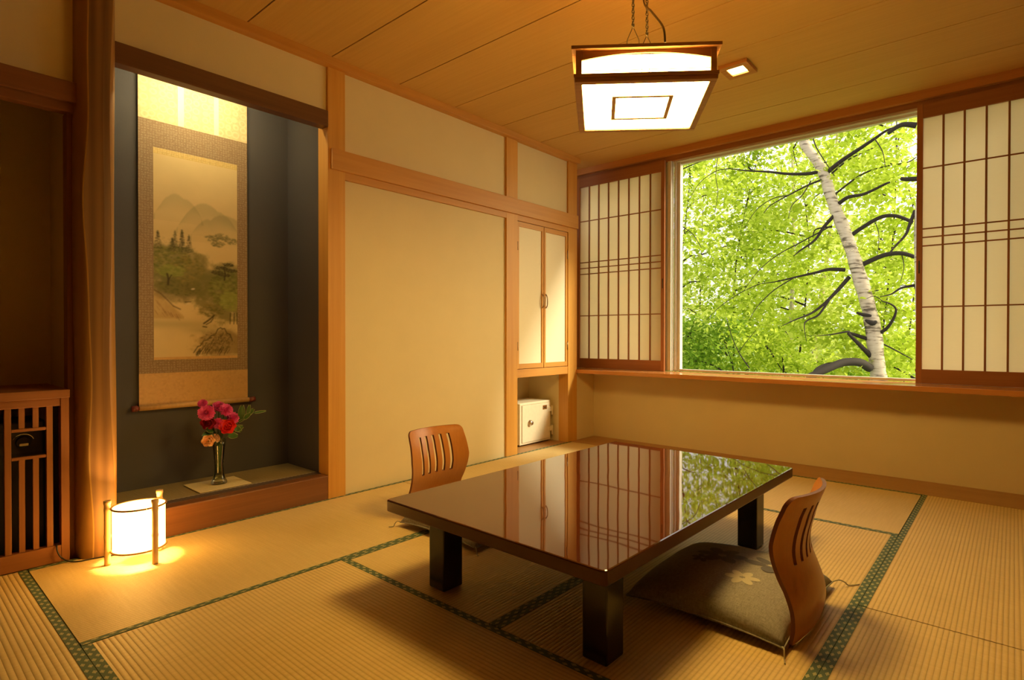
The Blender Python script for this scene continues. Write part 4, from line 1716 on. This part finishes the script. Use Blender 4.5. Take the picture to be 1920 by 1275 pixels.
def tree(kind, label, u, y, zlo, zhi, rad, cnt, m, seed, grp, size=.09, trunk=.035, white=False):
    """garden tree: trunk, main limbs and a crown of leaf clumps"""
    b_ = at(u, 600, 'Y', y)
    t = thing(kind, label, 'tree' if 'tree' in kind else 'shrub', (b_.x, y, 0), 0, grp)
    r = random.Random(seed)
    gz = -2.5
    bm = bmesh.new()
    pts = [Vector((0, 0, gz)), Vector((r.uniform(-.2, .2), 0, (gz+zlo)/2)), Vector((r.uniform(-.3, .3), 0, zlo)), Vector((r.uniform(-.4, .4), .1, (zlo+zhi)/2)), Vector((r.uniform(-.4, .4), .1, zhi*.92+.05))]
    P = smooth_path(pts, 4)
    tube(bm, P, [trunk*(1-.8*i/(len(P)-1)) for i in range(len(P))], 9)
    obj('trunk', bm, m_bark if white else m_branch, t, smooth=True)
    cl = []
    nc = 16
    for k in range(nc):
        z = zlo+(zhi-zlo)*(k+.5)/nc
        prof = math.sin(PI*(.12+.80*(k+.5)/nc))
        a = r.uniform(0, 2*PI)
        d = rad*prof*r.uniform(.25, .75)
        c = Vector((d*math.cos(a), d*.6*math.sin(a), z))
        cl.append((tuple(c), (rad*.55*prof+.15, rad*.42*prof+.12, (zhi-zlo)/nc*1.25), cnt//nc))
        if k % 2 == 0:
            bm = bmesh.new()
            j = min(range(len(P)), key=lambda q: abs(P[q].z-(z-.3)))
            tube(bm, smooth_path([P[j], (P[j]+c)*.5+Vector((0, 0, .08)), c], 4), [.022*(1-.1*q) for q in range(9)], 6)
            obj('limb', bm, m_branch, t, smooth=True)
    leaves_mesh('foliage', cl, m, t, seed, size)
    return t


GT = 'leafy trees beyond the window'
tree('leafy_tree', 'bright green tree filling the left edge of the window view', 1280, 11.0, .2, 4.9, 1.7, 4000, m_leafa, 31, GT, .11)
tree('leafy_tree', 'fresh green tree left of the middle of the window view', 1390, 11.8, .0, 5.2, 1.65, 3600, m_leafb, 32, GT, .115)
tree('leafy_tree', 'yellow green tree behind the upper part of the leaning birch', 1490, 12.4, .3, 5.8, 1.85, 3200, m_leafa, 33, GT, .12)
tree('leafy_tree', 'light green tree right of the leaning birch', 1640, 11.6, .2, 5.4, 1.55, 3200, m_leafa, 34, GT, .115)
tree('leafy_tree', 'pale distant tree at the left of the window view', 1300, 15.0, .0, 6.6, 3.0, 3900, m_leafc, 35, GT, .14)
tree('leafy_tree', 'pale distant tree with a thin white stem behind the birch branches', 1455, 14.0, .2, 6.0, 2.0, 2200, m_leafc, 36, GT, .14, .10, True)
tree('leafy_tree', 'pale distant tree showing a slanting white stem right of the middle', 1545, 15.5, .2, 6.8, 2.4, 2600, m_leafc, 37, GT, .14, .12, True)
tree('leafy_tree', 'pale distant tree at the right of the window view', 1700, 15.0, .0, 6.4, 2.9, 3600, m_leafc, 38, GT, .14)
tree('leafy_tree', 'bright tree above the window view whose low twigs hang at the top left', 1228, 8.4, 2.2, 4.6, 1.7, 1900, m_leafa, 39, GT, .08, .05)
GS = 'shrubs under the trees'
for i, (u, y, h, c, m_, lb) in enumerate((
        (1275, 9.6, 1.30, 2200, m_leafd, 'dense shrub at the lower left corner of the window view'),
        (1350, 9.8, 1.35, 2400, m_leafd, 'dark leafy shrub low in the left half of the window view'),
        (1435, 10.2, 1.05, 2200, m_leafb, 'shrub low in the middle of the window view'),
        (1520, 10.4, .55, 2000, m_leafb, 'shrub low beside the arched branch of the birch'),
        (1600, 10.2, .40, 1800, m_leafd, 'shrub behind the foot of the leaning birch'),
        (1690, 10.0, 1.0, 2200, m_leafb, 'shrub low at the right of the window view'))):
    tree('garden_shrub', lb, u, y, -1.0, h, 1.15, c, m_, 60+i, GS, .085, .03)
for i, (u, y, h, c) in enumerate(((1260, 19, 4.2, 2600), (1400, 20, 4.6, 2600), (1530, 20, 4.4, 2600), (1660, 19, 4.6, 2600))):
    tree('leafy_tree', ('far tree at the left end of the green background', 'far tree left of the middle of the green background',
                        'far tree right of the middle of the green background', 'far tree at the right end of the green background')[i],
         u, y, -1.5, h, 3.0, c, m_leafb, 80+i, GT, .17, .12)

# ------------------------------------------------------------------ light
W = bpy.data.worlds.new('world')
S.world = W
W.use_nodes = True
bg = W.node_tree.nodes['Background']
bg.inputs[0].default_value = (1.0, .98, .90, 1)
wt = W.node_tree
tcw = wt.nodes.new('ShaderNodeTexCoord')
dp = wt.nodes.new('ShaderNodeVectorMath')
dp.operation = 'DOT_PRODUCT'
dp.inputs[1].default_value = Vector((1.7, 1.25, .95)).normalized()
wt.links.new(tcw.outputs['Generated'], dp.inputs[0])
glow = math_n(wt, 'POWER', math_n(wt, 'MAXIMUM', dp.outputs['Value'], 0.0), 5.0)  # bright sky lobe out of view, added to light the left wall
wt.links.new(mixc(wt, math_n(wt, 'MINIMUM', math_n(wt, 'MULTIPLY', glow, 2.0), 1.0), (1.0, .98, .90), (1.0, .82, .46)), bg.inputs[0])
wt.links.new(math_n(wt, 'ADD', 1.4, math_n(wt, 'MULTIPLY', glow, 6.0)), bg.inputs[1])
sun = bpy.data.lights.new('sun', 'SUN')
sun.energy = 4.2
sun.angle = math.radians(9)
sun.color = (1.0, .92, .68)
so = bpy.data.objects.new('sun', sun)
so.rotation_euler = Vector((-2.3, -1.0, -1.65)).to_track_quat('-Z', 'Y').to_euler()
so.location = (8, 8, 8)
COL.objects.link(so)

vs = S.view_settings
vs.view_transform = 'Standard'
vs.look = 'None'
vs.exposure = 0.0
vs.gamma = 1.0
vs.use_curve_mapping = False
cy = S.cycles
cy.max_bounces = 10
cy.diffuse_bounces = 6
cy.glossy_bounces = 4
cy.transmission_bounces = 6
cy.transparent_max_bounces = 10
cy.sample_clamp_indirect = 8
cy.caustics_reflective = False
cy.caustics_refractive = False
